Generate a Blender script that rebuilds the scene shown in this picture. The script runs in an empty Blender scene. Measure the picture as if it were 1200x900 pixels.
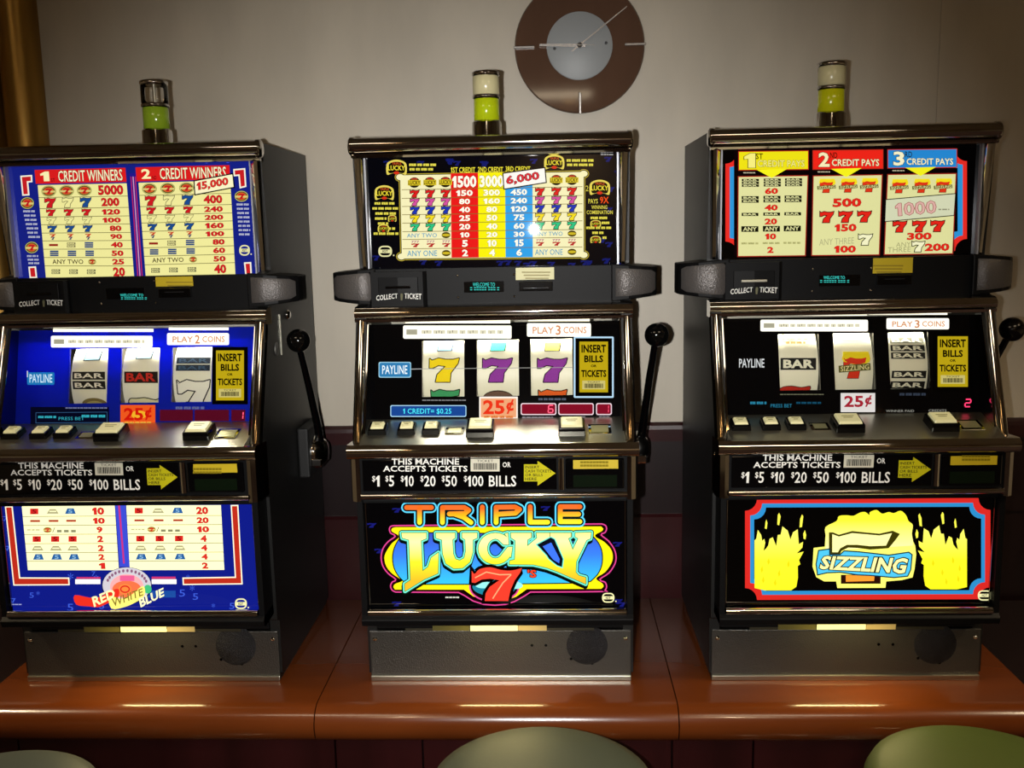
import bpy, bmesh, math, random
from mathutils import Vector, geometry
random.seed(7)
PI = math.pi
SC = bpy.context.scene
COL = SC.collection

# ------------------------------------------------------------------ camera
F_PX = 1144.64
CAM = Vector((0.1028, -1.6615, 0.8088))
YAW, PITCH, ROLL = 0.0427, -0.1586, -0.0207
cy, sy, cp, sp = math.cos(YAW), math.sin(YAW), math.cos(PITCH), math.sin(PITCH)
FWD = Vector((-sy*cp, cy*cp, sp))
R0 = Vector((cy, sy, 0)); U0 = R0.cross(FWD)
RIGHT = R0*math.cos(ROLL) + U0*math.sin(ROLL)
UP = U0*math.cos(ROLL) - R0*math.sin(ROLL)
cd = bpy.data.cameras.new('camera'); cam = bpy.data.objects.new('camera', cd); COL.objects.link(cam)
from mathutils import Matrix
m = Matrix((RIGHT, UP, -FWD)).transposed().to_4x4(); m.translation = CAM
cam.matrix_world = m
cd.sensor_fit = 'HORIZONTAL'; cd.sensor_width = 36; cd.lens = F_PX/1200*36
cd.clip_start = 0.02
SC.camera = cam

# ------------------------------------------------------------------ world, lights, exposure
w = bpy.data.worlds.new('dim_room'); SC.world = w; w.use_nodes = True
w.node_tree.nodes['Background'].inputs[0].default_value = (1, .82, .6, 1)
w.node_tree.nodes['Background'].inputs[1].default_value = 0.02
vs = SC.view_settings
vs.view_transform = 'Standard'; vs.look = 'None'; vs.exposure = 0; vs.gamma = 1; vs.use_curve_mapping = False
SC.cycles.use_denoising = True
SC.cycles.max_bounces = 6; SC.cycles.diffuse_bounces = 3; SC.cycles.glossy_bounces = 4; SC.cycles.transparent_max_bounces = 8
SC.cycles.caustics_reflective = False; SC.cycles.caustics_refractive = False
SC.cycles.sample_clamp_indirect = 4

def light(kind, name, loc, target, power, color, size=.1, angle=60, blend=1.0):
    d = bpy.data.lights.new(name, kind); o = bpy.data.objects.new(name, d); COL.objects.link(o)
    o.location = loc
    o.rotation_euler = (Vector(target)-Vector(loc)).to_track_quat('-Z', 'Y').to_euler()
    d.energy = power; d.color = color
    if kind == 'AREA': d.shape = 'DISK'; d.size = size
    else: d.shadow_soft_size = size
    if kind == 'SPOT': d.spot_size = math.radians(angle); d.spot_blend = blend
    return o
# the camera's own flash, a few centimetres to the side of the lens
light('SPOT', 'camera_flash', (.043, -1.67, .802), (-.03, .4, .43), 112, (1, .98, .95), .009, 66, 1.0)
# ceiling downlights of the room
CEIL = 1.76
LAMPW = [90, 45, 60, 45, 45, 60, 110]
LAMPS = [(-1.9, -.55), (-.55, -2.15), (.85, -2.15), (.26, -5.3), (-1.7, -4.2), (2.0, -4.0), (1.9, -.9)]
for i, (x, y) in enumerate(LAMPS):
    light('SPOT', 'downlight', (x, y, CEIL-.03), (x, y, 0), LAMPW[i], (1, .78, .5), .05, 120, .8)


# ------------------------------------------------------------------ materials
def lin(h):
    if isinstance(h, tuple): return h
    h = h.lstrip('#'); v = [int(h[i:i+2], 16)/255 for i in (0, 2, 4)]
    return tuple(c/12.92 if c <= .04045 else ((c+.055)/1.055)**2.4 for c in v)
MATS = {}; BOOST = 1.0
def pmat(key, col, rough=.5, metal=0, coat=0, spec=.5, emit=None, es=0, noise=None, bump=None):
    if key in MATS: return MATS[key]
    mt = bpy.data.materials.new(key); mt.use_nodes = True
    nt = mt.node_tree; b = nt.nodes['Principled BSDF']
    c = lin(col)
    b.inputs['Base Color'].default_value = (*c, 1)
    b.inputs['Roughness'].default_value = rough; b.inputs['Metallic'].default_value = metal
    b.inputs['Coat Weight'].default_value = coat; b.inputs['Coat Roughness'].default_value = .05
    b.inputs['Specular IOR Level'].default_value = spec
    if emit is not None:
        b.inputs['Emission Color'].default_value = (*lin(emit), 1); b.inputs['Emission Strength'].default_value = es
    if noise:                                   # (scale, amount, stretch)
        sc, am, st = noise
        tc = nt.nodes.new('ShaderNodeTexCoord'); mp = nt.nodes.new('ShaderNodeMapping')
        mp.inputs['Scale'].default_value = st
        n = nt.nodes.new('ShaderNodeTexNoise'); n.inputs['Scale'].default_value = sc; n.inputs['Detail'].default_value = 5
        r = nt.nodes.new('ShaderNodeValToRGB')
        r.color_ramp.elements[0].position = .3; r.color_ramp.elements[1].position = .7
        r.color_ramp.elements[0].color = (*[x*(1-am) for x in c], 1); r.color_ramp.elements[1].color = (*[min(1, x*(1+am)) for x in c], 1)
        nt.links.new(tc.outputs['Object'], mp.inputs['Vector']); nt.links.new(mp.outputs[0], n.inputs['Vector'])
        nt.links.new(n.outputs['Fac'], r.inputs[0]); nt.links.new(r.outputs[0], b.inputs['Base Color'])
    if bump:                                    # (scale, strength, distance, kind)
        sc, st, ds, kd = bump
        tc = nt.nodes.new('ShaderNodeTexCoord')
        n = nt.nodes.new('ShaderNodeTexVoronoi' if kd == 'voronoi' else 'ShaderNodeTexNoise'); n.inputs['Scale'].default_value = sc
        bp = nt.nodes.new('ShaderNodeBump'); bp.inputs['Strength'].default_value = st; bp.inputs['Distance'].default_value = ds
        nt.links.new(tc.outputs['Object'], n.inputs['Vector'])
        nt.links.new(n.outputs[0], bp.inputs['Height']); nt.links.new(bp.outputs[0], b.inputs['Normal'])
    MATS[key] = mt
    return mt
def L(h, s=1.0):            # ink on a backlit glass: it gives off its own colour
    c = lin(h); s *= BOOST
    return pmat('lit_%s_%g' % (h.strip('#'), s), tuple(x*.12 for x in c), .015, emit=h, es=s)
def P(h, r=.6):             # ink that only reflects
    return pmat('ink_%s_%g' % (h.strip('#'), r), h, r, spec=.15)
def G(key, stops, axis_lo, axis_hi, s=1.0):     # printed vertical blend of two or more inks on a backlit glass
    if key in MATS: return MATS[key]
    mt = pmat(key, (.02, .02, .02), .03, emit='ffffff', es=s*BOOST); nt = mt.node_tree
    tc = nt.nodes.new('ShaderNodeTexCoord'); sx = nt.nodes.new('ShaderNodeSeparateXYZ'); mr = nt.nodes.new('ShaderNodeMapRange')
    mr.inputs['From Min'].default_value = axis_lo; mr.inputs['From Max'].default_value = axis_hi
    r = nt.nodes.new('ShaderNodeValToRGB'); e = r.color_ramp.elements
    for i, (p, h) in enumerate(stops):
        if i < 2: e[i].position = p; e[i].color = (*lin(h), 1)
        else: x = e.new(p); x.color = (*lin(h), 1)
    nt.links.new(tc.outputs['Object'], sx.inputs[0]); nt.links.new(sx.outputs[2], mr.inputs['Value'])
    nt.links.new(mr.outputs[0], r.inputs[0]); nt.links.new(r.outputs[0], nt.nodes['Principled BSDF'].inputs['Emission Color'])
    return mt
BLACK = pmat('black_powder_coat', '0c0c0b', .46, bump=(900, .12, .0005, 'noise'))
BLACKG = pmat('black_gloss', '050506', .06)
BLACKP = pmat('black_plastic', '0c0c0d', .48, spec=.12, bump=(1400, .06, .0002, 'noise'))
RUBBER = pmat('black_rubber', '0b0b0b', .6)
CHROME = pmat('polished_chrome', 'dad8d4', .05, 1)
CHROMED = pmat('smoked_chrome', 'bdbab6', .06, 1)
BRUSHED = pmat('brushed_steel', 'c4c1b0', .33, 1)
HAMMER = pmat('hammered_steel', '5a5853', .38, .8, bump=(520, .4, .0012, 'voronoi'))
GRILLE = pmat('grey_speaker_cloth', '5c5856', .42, .4, bump=(420, .5, .001, 'voronoi'))
WALLP = pmat('taupe_wallpaper', 'c3baa9', .42, noise=(9, .09, (1, 1, .35)), bump=(160, .06, .001, 'noise'))
MAROON = pmat('dark_maroon_wood', '2e0e10', .3, coat=.3, noise=(14, .3, (1, 1, .12)))
MAROOND = pmat('darker_maroon_wood', '17080a', .35, coat=.2, noise=(14, .3, (1, 1, .12)))
LAMIN = pmat('orange_brown_laminate', '6a3312', .2, coat=.2, noise=(11, .14, (.35, 1.4, 1)))
BRASS = pmat('brass_sheet', 'a07a38', .38, .75, noise=(7, .25, (3, 3, .2)))
CARPET = pmat('dark_carpet', '2c1a18', .95, bump=(300, .6, .004, 'noise'))
CEILM = pmat('ceiling_paint', 'cfc6b6', .8)
VINYL = pmat('olive_vinyl', '4d5344', .55, bump=(260, .12, .001, 'noise'))
VINYLG = pmat('green_vinyl', '4b5a26', .55, bump=(260, .12, .001, 'noise'))
VINYLB = pmat('grey_vinyl', '47504d', .55, bump=(260, .12, .001, 'noise'))
CLOCKB = pmat('brown_tinted_acrylic', '5a4234', .06, coat=.3, noise=(18, .08, (1, 1, .3)))
DIAL = pmat('brushed_silver_dial', '94989a', .45)
SILVER = pmat('silver_bar', 'c6c3c0', .25, .9)
CREAMCAP = pmat('cream_button_cap', 'cfc79a', .25, emit='d8d29a', es=.35)
CREAMLBL = pmat('cream_label', 'd6d29c', .5)
YELLBL = pmat('yellow_label', 'c9b01a', .45)
def glass_mat():
    mt = bpy.data.materials.new('clear_pane'); mt.use_nodes = True; nt = mt.node_tree; nt.nodes.clear()
    o = nt.nodes.new('ShaderNodeOutputMaterial'); mx = nt.nodes.new('ShaderNodeMixShader'); fr = nt.nodes.new('ShaderNodeFresnel')
    t = nt.nodes.new('ShaderNodeBsdfTransparent'); g = nt.nodes.new('ShaderNodeBsdfGlossy'); g.inputs['Roughness'].default_value = .03
    fr.inputs[0].default_value = 1.45
    nt.links.new(fr.outputs[0], mx.inputs[0]); nt.links.new(t.outputs[0], mx.inputs[1]); nt.links.new(g.outputs[0], mx.inputs[2]); nt.links.new(mx.outputs[0], o.inputs[0])
    return mt
GLASS = glass_mat()

# ------------------------------------------------------------------ mesh builder
class MB:
    def __init__(s): s.v = []; s.f = []; s.m = []; s.sm = []; s.ms = []
    def mi(s, mat):
        if mat not in s.ms: s.ms.append(mat)
        return s.ms.index(mat)
    def add(s, vs, fs, mat, smooth=False):
        b = len(s.v); i = s.mi(mat); s.v += [tuple(x) for x in vs]
        for f in fs: s.f.append([b+k for k in f]); s.m.append(i); s.sm.append(smooth)
    def box(s, x0, x1, y0, y1, z0, z1, mat):
        v = [(x, y, z) for x in (x0, x1) for y in (y0, y1) for z in (z0, z1)]
        s.add(v, [(0, 1, 3, 2), (4, 6, 7, 5), (0, 4, 5, 1), (2, 3, 7, 6), (0, 2, 6, 4), (1, 5, 7, 3)], mat)
    def prism(s, prof, a0, a1, mat, axis='x', smooth=False):
        n = len(prof)
        def mk(a, p):
            return (a, p[0], p[1]) if axis == 'x' else ((p[0], a, p[1]) if axis == 'y' else (p[0], p[1], a))
        v = [mk(a0, p) for p in prof]+[mk(a1, p) for p in prof]
        s.add(v, [(i, (i+1) % n, n+(i+1) % n, n+i) for i in range(n)], mat, smooth)
        v2 = [mk(a0, p) for p in prof]; s.add(v2, [tuple(range(n))[::-1]], mat)
        v3 = [mk(a1, p) for p in prof]; s.add(v3, [tuple(range(n))], mat)
    def lathe(s, prof, c, mat, axis='z', n=28, smooth=True):
        v = []
        for r, h in prof:
            for k in range(n):
                a = 2*PI*k/n; x, y = r*math.cos(a), r*math.sin(a)
                v.append((c[0]+x, c[1]+y, c[2]+h) if axis == 'z' else ((c[0]+x, c[1]+h, c[2]+y) if axis == 'y' else (c[0]+h, c[1]+x, c[2]+y)))
        f = []
        for i in range(len(prof)-1):
            for k in range(n): f.append((i*n+k, i*n+(k+1) % n, (i+1)*n+(k+1) % n, (i+1)*n+k))
        s.add(v, f, mat, smooth)
        for i in (0, len(prof)-1):
            if prof[i][0] > 1e-6:
                s.add(v[i*n:(i+1)*n], [tuple(range(n)) if i else tuple(range(n))[::-1]], mat)
    def tube(s, pts, r, mat, n=12):
        pts = [Vector(p) for p in pts]; rs = r if isinstance(r, (list, tuple)) else [r]*len(pts)
        v = []; prev = None
        for i, p in enumerate(pts):
            t = (pts[min(i+1, len(pts)-1)]-pts[max(i-1, 0)]).normalized()
            a = Vector((1, 0, 0)) if abs(t.x) < .9 else Vector((0, 1, 0))
            if prev is None: q = t.cross(a).normalized()
            else: q = (prev-t*prev.dot(t)).normalized()
            prev = q; b = t.cross(q)
            for k in range(n):
                an = 2*PI*k/n; v.append(p+(q*math.cos(an)+b*math.sin(an))*rs[i])
        f = [(i*n+k, i*n+(k+1) % n, (i+1)*n+(k+1) % n, (i+1)*n+k) for i in range(len(pts)-1) for k in range(n)]
        s.add(v, f, mat, True)
        s.add(v[:n], [tuple(range(n))[::-1]], mat); s.add(v[-n:], [tuple(range(n))], mat)
    def build(s, name, parent=None, bevel=0, seg=2, loc=None):
        me = bpy.data.meshes.new(name)
        off = Vector(loc) if loc else Vector((0, 0, 0))
        me.from_pydata([tuple(Vector(q)-off) for q in s.v], [], s.f)
        for k in s.ms: me.materials.append(k)
        me.polygons.foreach_set('material_index', s.m); me.polygons.foreach_set('use_smooth', s.sm)
        me.update()
        bm = bmesh.new(); bm.from_mesh(me); bmesh.ops.recalc_face_normals(bm, faces=bm.faces) if bevel or s.recalc else None
        bm.to_mesh(me); bm.free()
        o = bpy.data.objects.new(name, me); COL.objects.link(o); o.parent = parent; o.location = (0, 0, 0) if parent else off
        if bevel:
            b = o.modifiers.new('edge', 'BEVEL'); b.width = bevel; b.segments = seg; b.limit_method = 'ANGLE'; b.angle_limit = math.radians(50)
        return o
    recalc = True
def tag(o, label=None, cat=None, group=None, kind=None):
    for k, x in (('label', label), ('category', cat), ('group', group), ('kind', kind)):
        if x: o[k] = x
    return o
def empty(name, loc):
    o = bpy.data.objects.new(name, None); COL.objects.link(o); o.location = loc; o.empty_display_size = .05
    return o
def arc(cx, cz, r, a0, a1, n):
    return [(cx+r*math.cos(math.radians(a0+(a1-a0)*i/n)), cz+r*math.sin(math.radians(a0+(a1-a0)*i/n))) for i in range(n+1)]

# ------------------------------------------------------------------ flat print
# Print is laid out in measurements taken from the photograph and carried onto the real panel it is printed on.
TXT = {}; GLY = {}
def raw_text(t, off=0.0):
    c = bpy.data.curves.new('t', 'FONT'); c.body = t; c.offset = off; c.resolution_u = 2; c.fill_mode = 'FRONT'
    o = bpy.data.objects.new('t', c); COL.objects.link(o)
    dg = bpy.context.evaluated_depsgraph_get(); me = bpy.data.meshes.new_from_object(o.evaluated_get(dg))
    vs = [(v.co.x, v.co.y) for v in me.vertices]; fs = [tuple(p.vertices) for p in me.polygons]
    bpy.data.objects.remove(o); bpy.data.curves.remove(c); bpy.data.meshes.remove(me)
    return vs, fs
def glyph(c, off):
    k = (c, off)
    if k not in GLY:
        w2 = raw_text('H'+c+'H'); w1 = raw_text('HH'); adv = max(v[0] for v in w2[0])-max(v[0] for v in w1[0])
        if c == '1':                    # a one with a flag
            h = .68; p = [(.16, 0), (.16, .47), (.05, .44), (.05, .53), (.2, h), (.30, h), (.30, 0)]
            if off: p = grow(p, off)
            tri = geometry.tessellate_polygon([[Vector((a[0], a[1], 0)) for a in p]]); GLY[k] = (p, [tuple(t) for t in tri], .40)
        elif c == ' ': GLY[k] = ([], [], .26)
        else: vs, fs = raw_text(c, off); GLY[k] = (vs, fs, adv)
    return GLY[k]
def text_mesh(t, off=0.0):
    k = (t, off)
    if k in TXT: return TXT[k]
    vs = []; fs = []; x = 0
    for c in t:
        v, f, ad = glyph(c, off); n = len(vs); vs += [(a+x, b) for a, b in v]; fs += [tuple(i+n for i in q) for q in f]; x += ad+.01
    xs = [v[0] for v in vs] or [0, 1]; ys = [v[1] for v in vs] or [0, 1]
    TXT[k] = (vs, fs, (min(xs), min(ys), max(xs), max(ys)))
    return TXT[k]
def bil(q, s, t):           # q = TL TR BR BL ; s right, t down
    a = [q[0][i]+(q[1][i]-q[0][i])*s for i in (0, 1)]; b = [q[3][i]+(q[2][i]-q[3][i])*s for i in (0, 1)]
    return (a[0]+(b[0]-a[0])*t, a[1]+(b[1]-a[1])*t)
def rrect(x0, y0, x1, y1, r, n=4):
    o = []
    for cx, cy_, a in ((x1-r, y0+r, -90), (x1-r, y1-r, 0), (x0+r, y1-r, 90), (x0+r, y0+r, 180)):
        for i in range(n+1):
            t = math.radians(a+90*i/n); o.append((cx+r*math.cos(t), cy_+r*math.sin(t)))
    return o
def ell(cx, cy_, rx, ry, n=24, a0=0, a1=360):
    return [(cx+rx*math.cos(math.radians(a0+(a1-a0)*i/n)), cy_+ry*math.sin(math.radians(a0+(a1-a0)*i/n))) for i in range(n if a1-a0 == 360 else n+1)]
def smooth(p, k=4, closed=True):
    n = len(p); o = []
    for i in range(n if closed else n-1):
        g = lambda j: p[j % n] if closed else p[max(0, min(n-1, j))]
        a, b, c, d = g(i-1), g(i), g(i+1), g(i+2)
        for s in range(k):
            t = s/k
            o.append(tuple(.5*(2*b[q]+(c[q]-a[q])*t+(2*a[q]-5*b[q]+4*c[q]-d[q])*t*t+(3*b[q]-a[q]-3*c[q]+d[q])*t**3) for q in (0, 1)))
    if not closed: o.append(p[-1])
    return o
def grow(p, d):             # push an outline outward by d (mitred)
    n = len(p); ar = sum(p[i][0]*p[(i+1) % n][1]-p[(i+1) % n][0]*p[i][1] for i in range(n))
    sg = 1 if ar > 0 else -1; o = []
    for i in range(n):
        a, b, c = Vector(p[i-1]), Vector(p[i]), Vector(p[(i+1) % n])
        e1 = (b-a); e2 = (c-b)
        if e1.length < 1e-6 or e2.length < 1e-6: o.append(tuple(b)); continue
        e1.normalize(); e2.normalize()
        n1 = Vector((e1.y, -e1.x))*sg; n2 = Vector((e2.y, -e2.x))*sg
        mm = n1+n2
        if mm.length < .3: mm = n1
        mm.normalize(); k = d/max(.45, mm.dot(n1)); o.append(tuple(b+mm*k))
    return o
class Art:
    """flat print on the plane through (y0,z0) and (y1,z1) of the machine standing at sx"""
    def __init__(s, sx, y0, z0, y1, z1, step=.00022, base=.0003, cyl=None):
        s.sx = sx; s.o = Vector((0, y0, z0)); d = Vector((0, y1-y0, z1-z0)); s.len = d.length; s.vv = d.normalized()
        s.n = Vector((0, -s.vv.z, s.vv.y)); s.mb = MB(); s.mb.recalc = False; s.step = step; s.base = base; s.cyl = cyl
        s.tr = (0, 0, 1)
    def zoom(s, ox, oy, k): s.tr = (ox, oy, k); return s
    def px(s, p): return (s.tr[0]+p[0]/s.tr[2], s.tr[1]+p[1]/s.tr[2])
    def pt(s, p, l=0):
        x, y = s.px(p); d = FWD*F_PX+RIGHT*(x-600)-UP*(y-450)
        o = CAM-Vector((s.sx, 0, 0)); t = (s.o-o).dot(s.n)/d.dot(s.n); q = o+d*t
        e = s.base+l*s.step
        if s.cyl:
            vc, r = s.cyl; v = (q-s.o).dot(s.vv)-vc
            e -= r-math.sqrt(max(1e-9, r*r-v*v))
        return q+s.n*e
    def poly(s, pts, mat, l=1):
        v = [s.pt(p, l) for p in pts]
        if len(pts) > 4:
            tri = geometry.tessellate_polygon([[Vector((a[0], -a[1], 0)) for a in pts]])
            s.mb.add(v, [tuple(t) for t in tri], mat)
        else: s.mb.add(v, [tuple(range(len(v)))], mat)
        return s
    def rect(s, x0, y0, x1, y1, mat, l=1): return s.poly([(x0, y0), (x1, y0), (x1, y1), (x0, y1)], mat, l)
    def bg(s, mat, l=1, hw=.2212):
        v = [s.o+Vector((x, 0, 0))+s.vv*t+s.n*(s.base+l*s.step) for x, t in ((-hw, 0), (hw, 0), (hw, s.len), (-hw, s.len))]; s.mb.add(v, [(0, 1, 2, 3)], mat); return s
    def line(s, a, b, wd, mat, l=1):
        d = Vector((b[0]-a[0], b[1]-a[1])); n = Vector((-d.y, d.x)).normalized()*wd/2
        return s.poly([(a[0]+n.x, a[1]+n.y), (b[0]+n.x, b[1]+n.y), (b[0]-n.x, b[1]-n.y), (a[0]-n.x, a[1]-n.y)], mat, l)
    def ring(s, pts, wd, mat, l=1):
        q = grow(pts, -wd); n = len(pts); v = [s.pt(p, l) for p in pts]+[s.pt(p, l) for p in q]
        s.mb.add(v, [(i, (i+1) % n, n+(i+1) % n, n+i) for i in range(n)], mat); return s
    def stroke(s, pts, wd, mat, l=1):
        for i, a in enumerate(pts):
            s.poly(ell(a[0], a[1], wd/2, wd/2, 12), mat, l)
            if i+1 < len(pts): s.line(a, pts[i+1], wd, mat, l)
        return s
    def text(s, t, q, mat, l=2, bold=.0, out=None):
        """t fitted into the box (x0,y0,x1,y1) or the quad q; out = (mat, offset) draws an outline below"""
        if len(q) == 4 and not isinstance(q[0], (tuple, list)):
            x0, y0, x1, y1 = q; q = [(x0, y0), (x1, y0), (x1, y1), (x0, y1)]
        bb = text_mesh(t, bold)[2]
        for off, mt, ll in ([(out[1], out[0], l-.5)] if out else [])+[(bold, mat, l)]:
            vs, fs, _ = text_mesh(t, off)
            v = [s.pt(bil(q, (a-bb[0])/(bb[2]-bb[0]), (bb[3]-b)/(bb[3]-bb[1])), ll) for a, b in vs]
            s.mb.add(v, fs, mt)
        return s
    SEVEN = [(0, .02), (.08, .1), (.3, .0), (.55, .06), (.8, .06), (1, .0), (.96, .22), (.72, .62), (.68, 1), (.2, 1), (.26, .7), (.55, .34), (.3, .3), (.1, .42), (0, .42)]
    def seven(s, x0, y0, x1, y1, mat, l=2, out=None, ow=1.0, vmax=1.0, vmin=0.0):
        p = [(x0+(x1-x0)*a, y0+(y1-y0)*min(vmax, max(vmin, b))) for a, b in s.SEVEN]
        if out and ow >= 1: s.stroke(p+[p[0]], 2*ow, out, l-.5)
        elif out: s.poly(grow(p, ow), out, l-.5)
        s.poly(p, mat, l); return s
    def build(s, name, parent): return s.mb.build(name, parent)

# ------------------------------------------------------------------ the room (counter top is z = 0)
FL = -.74
def struct(mb, name, bevel=0):
    o = mb.build(name, None, bevel); o['kind'] = 'structure'; return o
WY = .402
b = MB(); b.box(-3.2, .882, WY, WY+.12, .38, CEIL, WALLP); b.box(-3.2, 3.2, WY+.004, WY+.12, FL, .38, MAROOND)
struct(b, 'wall_back')
b = MB(); b.box(.8835, 3.2, WY+.0025, WY+.12, .38, CEIL, WALLP); o = struct(b, 'wall_back_end')
b = MB(); b.box(-3.3, -3.2, -5.6, WY+.12, FL, CEIL, WALLP); struct(b, 'wall_left')
b = MB(); b.box(3.2, 3.3, -5.6, WY+.12, FL, CEIL, WALLP); struct(b, 'wall_right')
b = MB(); b.box(-3.3, 3.3, -5.7, -5.6, FL, CEIL, pmat('far_wall_paint', 'a8967c', .7)); struct(b, 'wall_front')
b = MB(); b.box(-3.3, 3.3, -5.7, WY+.12, FL-.05, FL, CARPET); struct(b, 'floor')
b = MB(); b.box(-3.3, 3.3, -5.7, WY+.12, CEIL, CEIL+.05, CEILM); struct(b, 'ceiling')
# maroon dado: lower board with a ledge, upper board, chair rail
b = MB(); b.prism([(WY-.012, .0), (WY+.01, .0), (WY+.01, .19), (WY-.006, .19), (WY-.012, .184)], -.93, .93, MAROON); struct(b, 'trim_1')
b = MB(); b.prism([(WY-.004, .19), (WY+.01, .19), (WY+.01, .352), (WY-.004, .352)], -.94, 3.2, MAROOND); struct(b, 'trim_2')
b = MB(); b.prism([(WY-.014, .352), (WY+.01, .352), (WY+.01, .392), (WY-.004, .392), (WY-.012, .386), (WY-.014, .378)], -.94, 3.2, MAROON); struct(b, 'trim_3')
# brass clad pilaster at the left end of the wall
b = MB()
pr = [(-.945, WY+.01)]+[(-.985+.04*math.cos(math.radians(a)), WY-.005-.05*math.sin(math.radians(a))) for a in range(0, 181, 15)]
pr += [(-1.075+.05*math.cos(math.radians(a)), WY-.005-.06*math.sin(math.radians(a))) for a in range(0, 181, 15)]+[(-1.125, WY+.01)]
b.prism(pr, .2, CEIL, BRASS, axis='z', smooth=True)
tag(b.build('brass_pilaster', None), 'fluted golden brass pilaster against the wall at the left edge', 'pilaster')
# ceiling downlights
LAMPL = ['over the left end of the counter', 'left one of the pair behind the stools', 'right one of the pair behind the stools', 'at mid room by the far wall', 'at the far left', 'at the far right', 'over the right end of the counter']
for i, (x, y) in enumerate(LAMPS):
    e = tag(empty('ceiling_downlight', (x, y, CEIL)), 'round warm ceiling downlight with white trim, ' + LAMPL[i], 'light', 'ceiling downlights')
    b = MB(); b.lathe([(.055, 0), (.075, 0), (.078, -.008), (.06, -.012), (.055, -.004)], (0, 0, 0), pmat('white_trim', 'd8d2c6', .4)); b.build('trim_ring', e)
    b = MB(); b.lathe([(.0, -.004), (.055, -.004)], (0, 0, 0), pmat('lamp_glow', '000000', .5, emit='ffc070', es=22)); b.build('lamp_lens', e)

for x, y, lb in ((-.75, -1.5, 'added white rectangular fill-light panel on the ceiling left of the camera, above the stools'), (.95, -1.5, 'added white rectangular fill-light panel on the ceiling right of the camera, above the stools'), (.1, -4.8, 'added white rectangular fill-light panel on the ceiling near the far wall')):  # glowing panels added out of view for ambient fill and chrome reflections
    e = tag(empty('fill_panel', (x, y, CEIL)), lb, 'light', 'added fill-light panels')
    b = MB(); b.box(-.32, .32, -.17, .17, -.02, 0, pmat('white_trim', 'd8d2c6', .4)); b.build('fill_panel_frame', e, .002)
    b = MB(); b.box(-.3, .3, -.15, .15, -.022, -.0202, pmat('fill_panel_glow', '000000', .5, emit='ffe8c4', es=8.0)); b.build('fill_panel_face', e)

# counter top in sections with a rounded nose
def nose(y):
    return
prof = [(.39, 0)]+arc(-.081, -.034, .034, 90, 270, 12)+[(.39, -.068)]
SEAMS = [(-.922, -.3165), (-.3145, .3065), (.3085, .92)]
SECL = ['orange-brown laminate counter section under the blue slot machine', 'orange-brown laminate counter section under the middle slot machine', 'orange-brown laminate counter section under the flame slot machine']
for (x0, x1), lb in zip(SEAMS, SECL):
    b = MB(); b.prism(prof, x0, x1, LAMIN)
    o = b.build('counter_section', None, .0012, 2); tag(o, lb, 'counter', 'counter top sections')
    for p in o.data.polygons: p.use_smooth = len(p.vertices) == 4
for sgn, lb in ((-1, 'dark maroon side shelf beyond the end of the counter under the brass pilaster'), (1, 'dark maroon side shelf beyond the counter end beside the flame slot machine')):
    e = tag(empty('side_shelf', (sgn*1.2, 0, 0)), lb, 'shelf')
    b = MB(); x0, x1 = sorted((sgn*.925, sgn*1.6)); b.box(x0, x1, -.03, .385, -.05, -.006, MAROOND); b.build('shelf_board', e, .002, loc=(sgn*1.2, 0, 0))
    if sgn < 0:
        b = MB(); b.lathe([(.0, .001), (.012, .001), (.014, -.004)], (-.955, .21, -.006), RUBBER, n=16); b.build('cable_hole', e, loc=(-1.2, 0, 0))
b = MB(); b.box(-3.0, 3.0, -.062, .38, -.6, -.0705, MAROOND); b.box(-3.0, 3.0, -.02, .38, FL, -.6, BLACK)
xs = [-2.4, -1.9, -1.4, -.86, -.29, -.135, .30, .44, .88, 1.4, 1.9, 2.4]
b2 = tag(empty('counter_cabinet', (0, -.062, FL)), 'dark maroon cabinet base of flat boards below the counter', 'cabinet')
b.build('carcass', b2, loc=(0, -.062, FL))
for x0, x1 in zip(xs, xs[1:]):
    b = MB(); b.box(x0+.0015, x1-.0015, -.078, -.0625, -.6, -.0715, MAROON); b.build('front_panel', b2, .0015, loc=(0, -.062, FL))

# ------------------------------------------------------------------ slot machines
W = .2405
TOPG = (.072, .745, .072, .937)         # planes of the panels: (y, z) low and (y, z) high
STRIP = (.052, .678, .052, .745)
REELG = (.012, .481, .055, .644)
DECK = (-.082, .456, .012, .481)
BILL = (-.075, .3735, -.075, .4305)
BELLY = (-.050, .160, -.050, .353)
BASE = (0, 0, 0, .1)
def glass_at(pl, z): return pl[0]+(pl[2]-pl[0])*(z-pl[1])/(pl[3]-pl[1])

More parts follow.
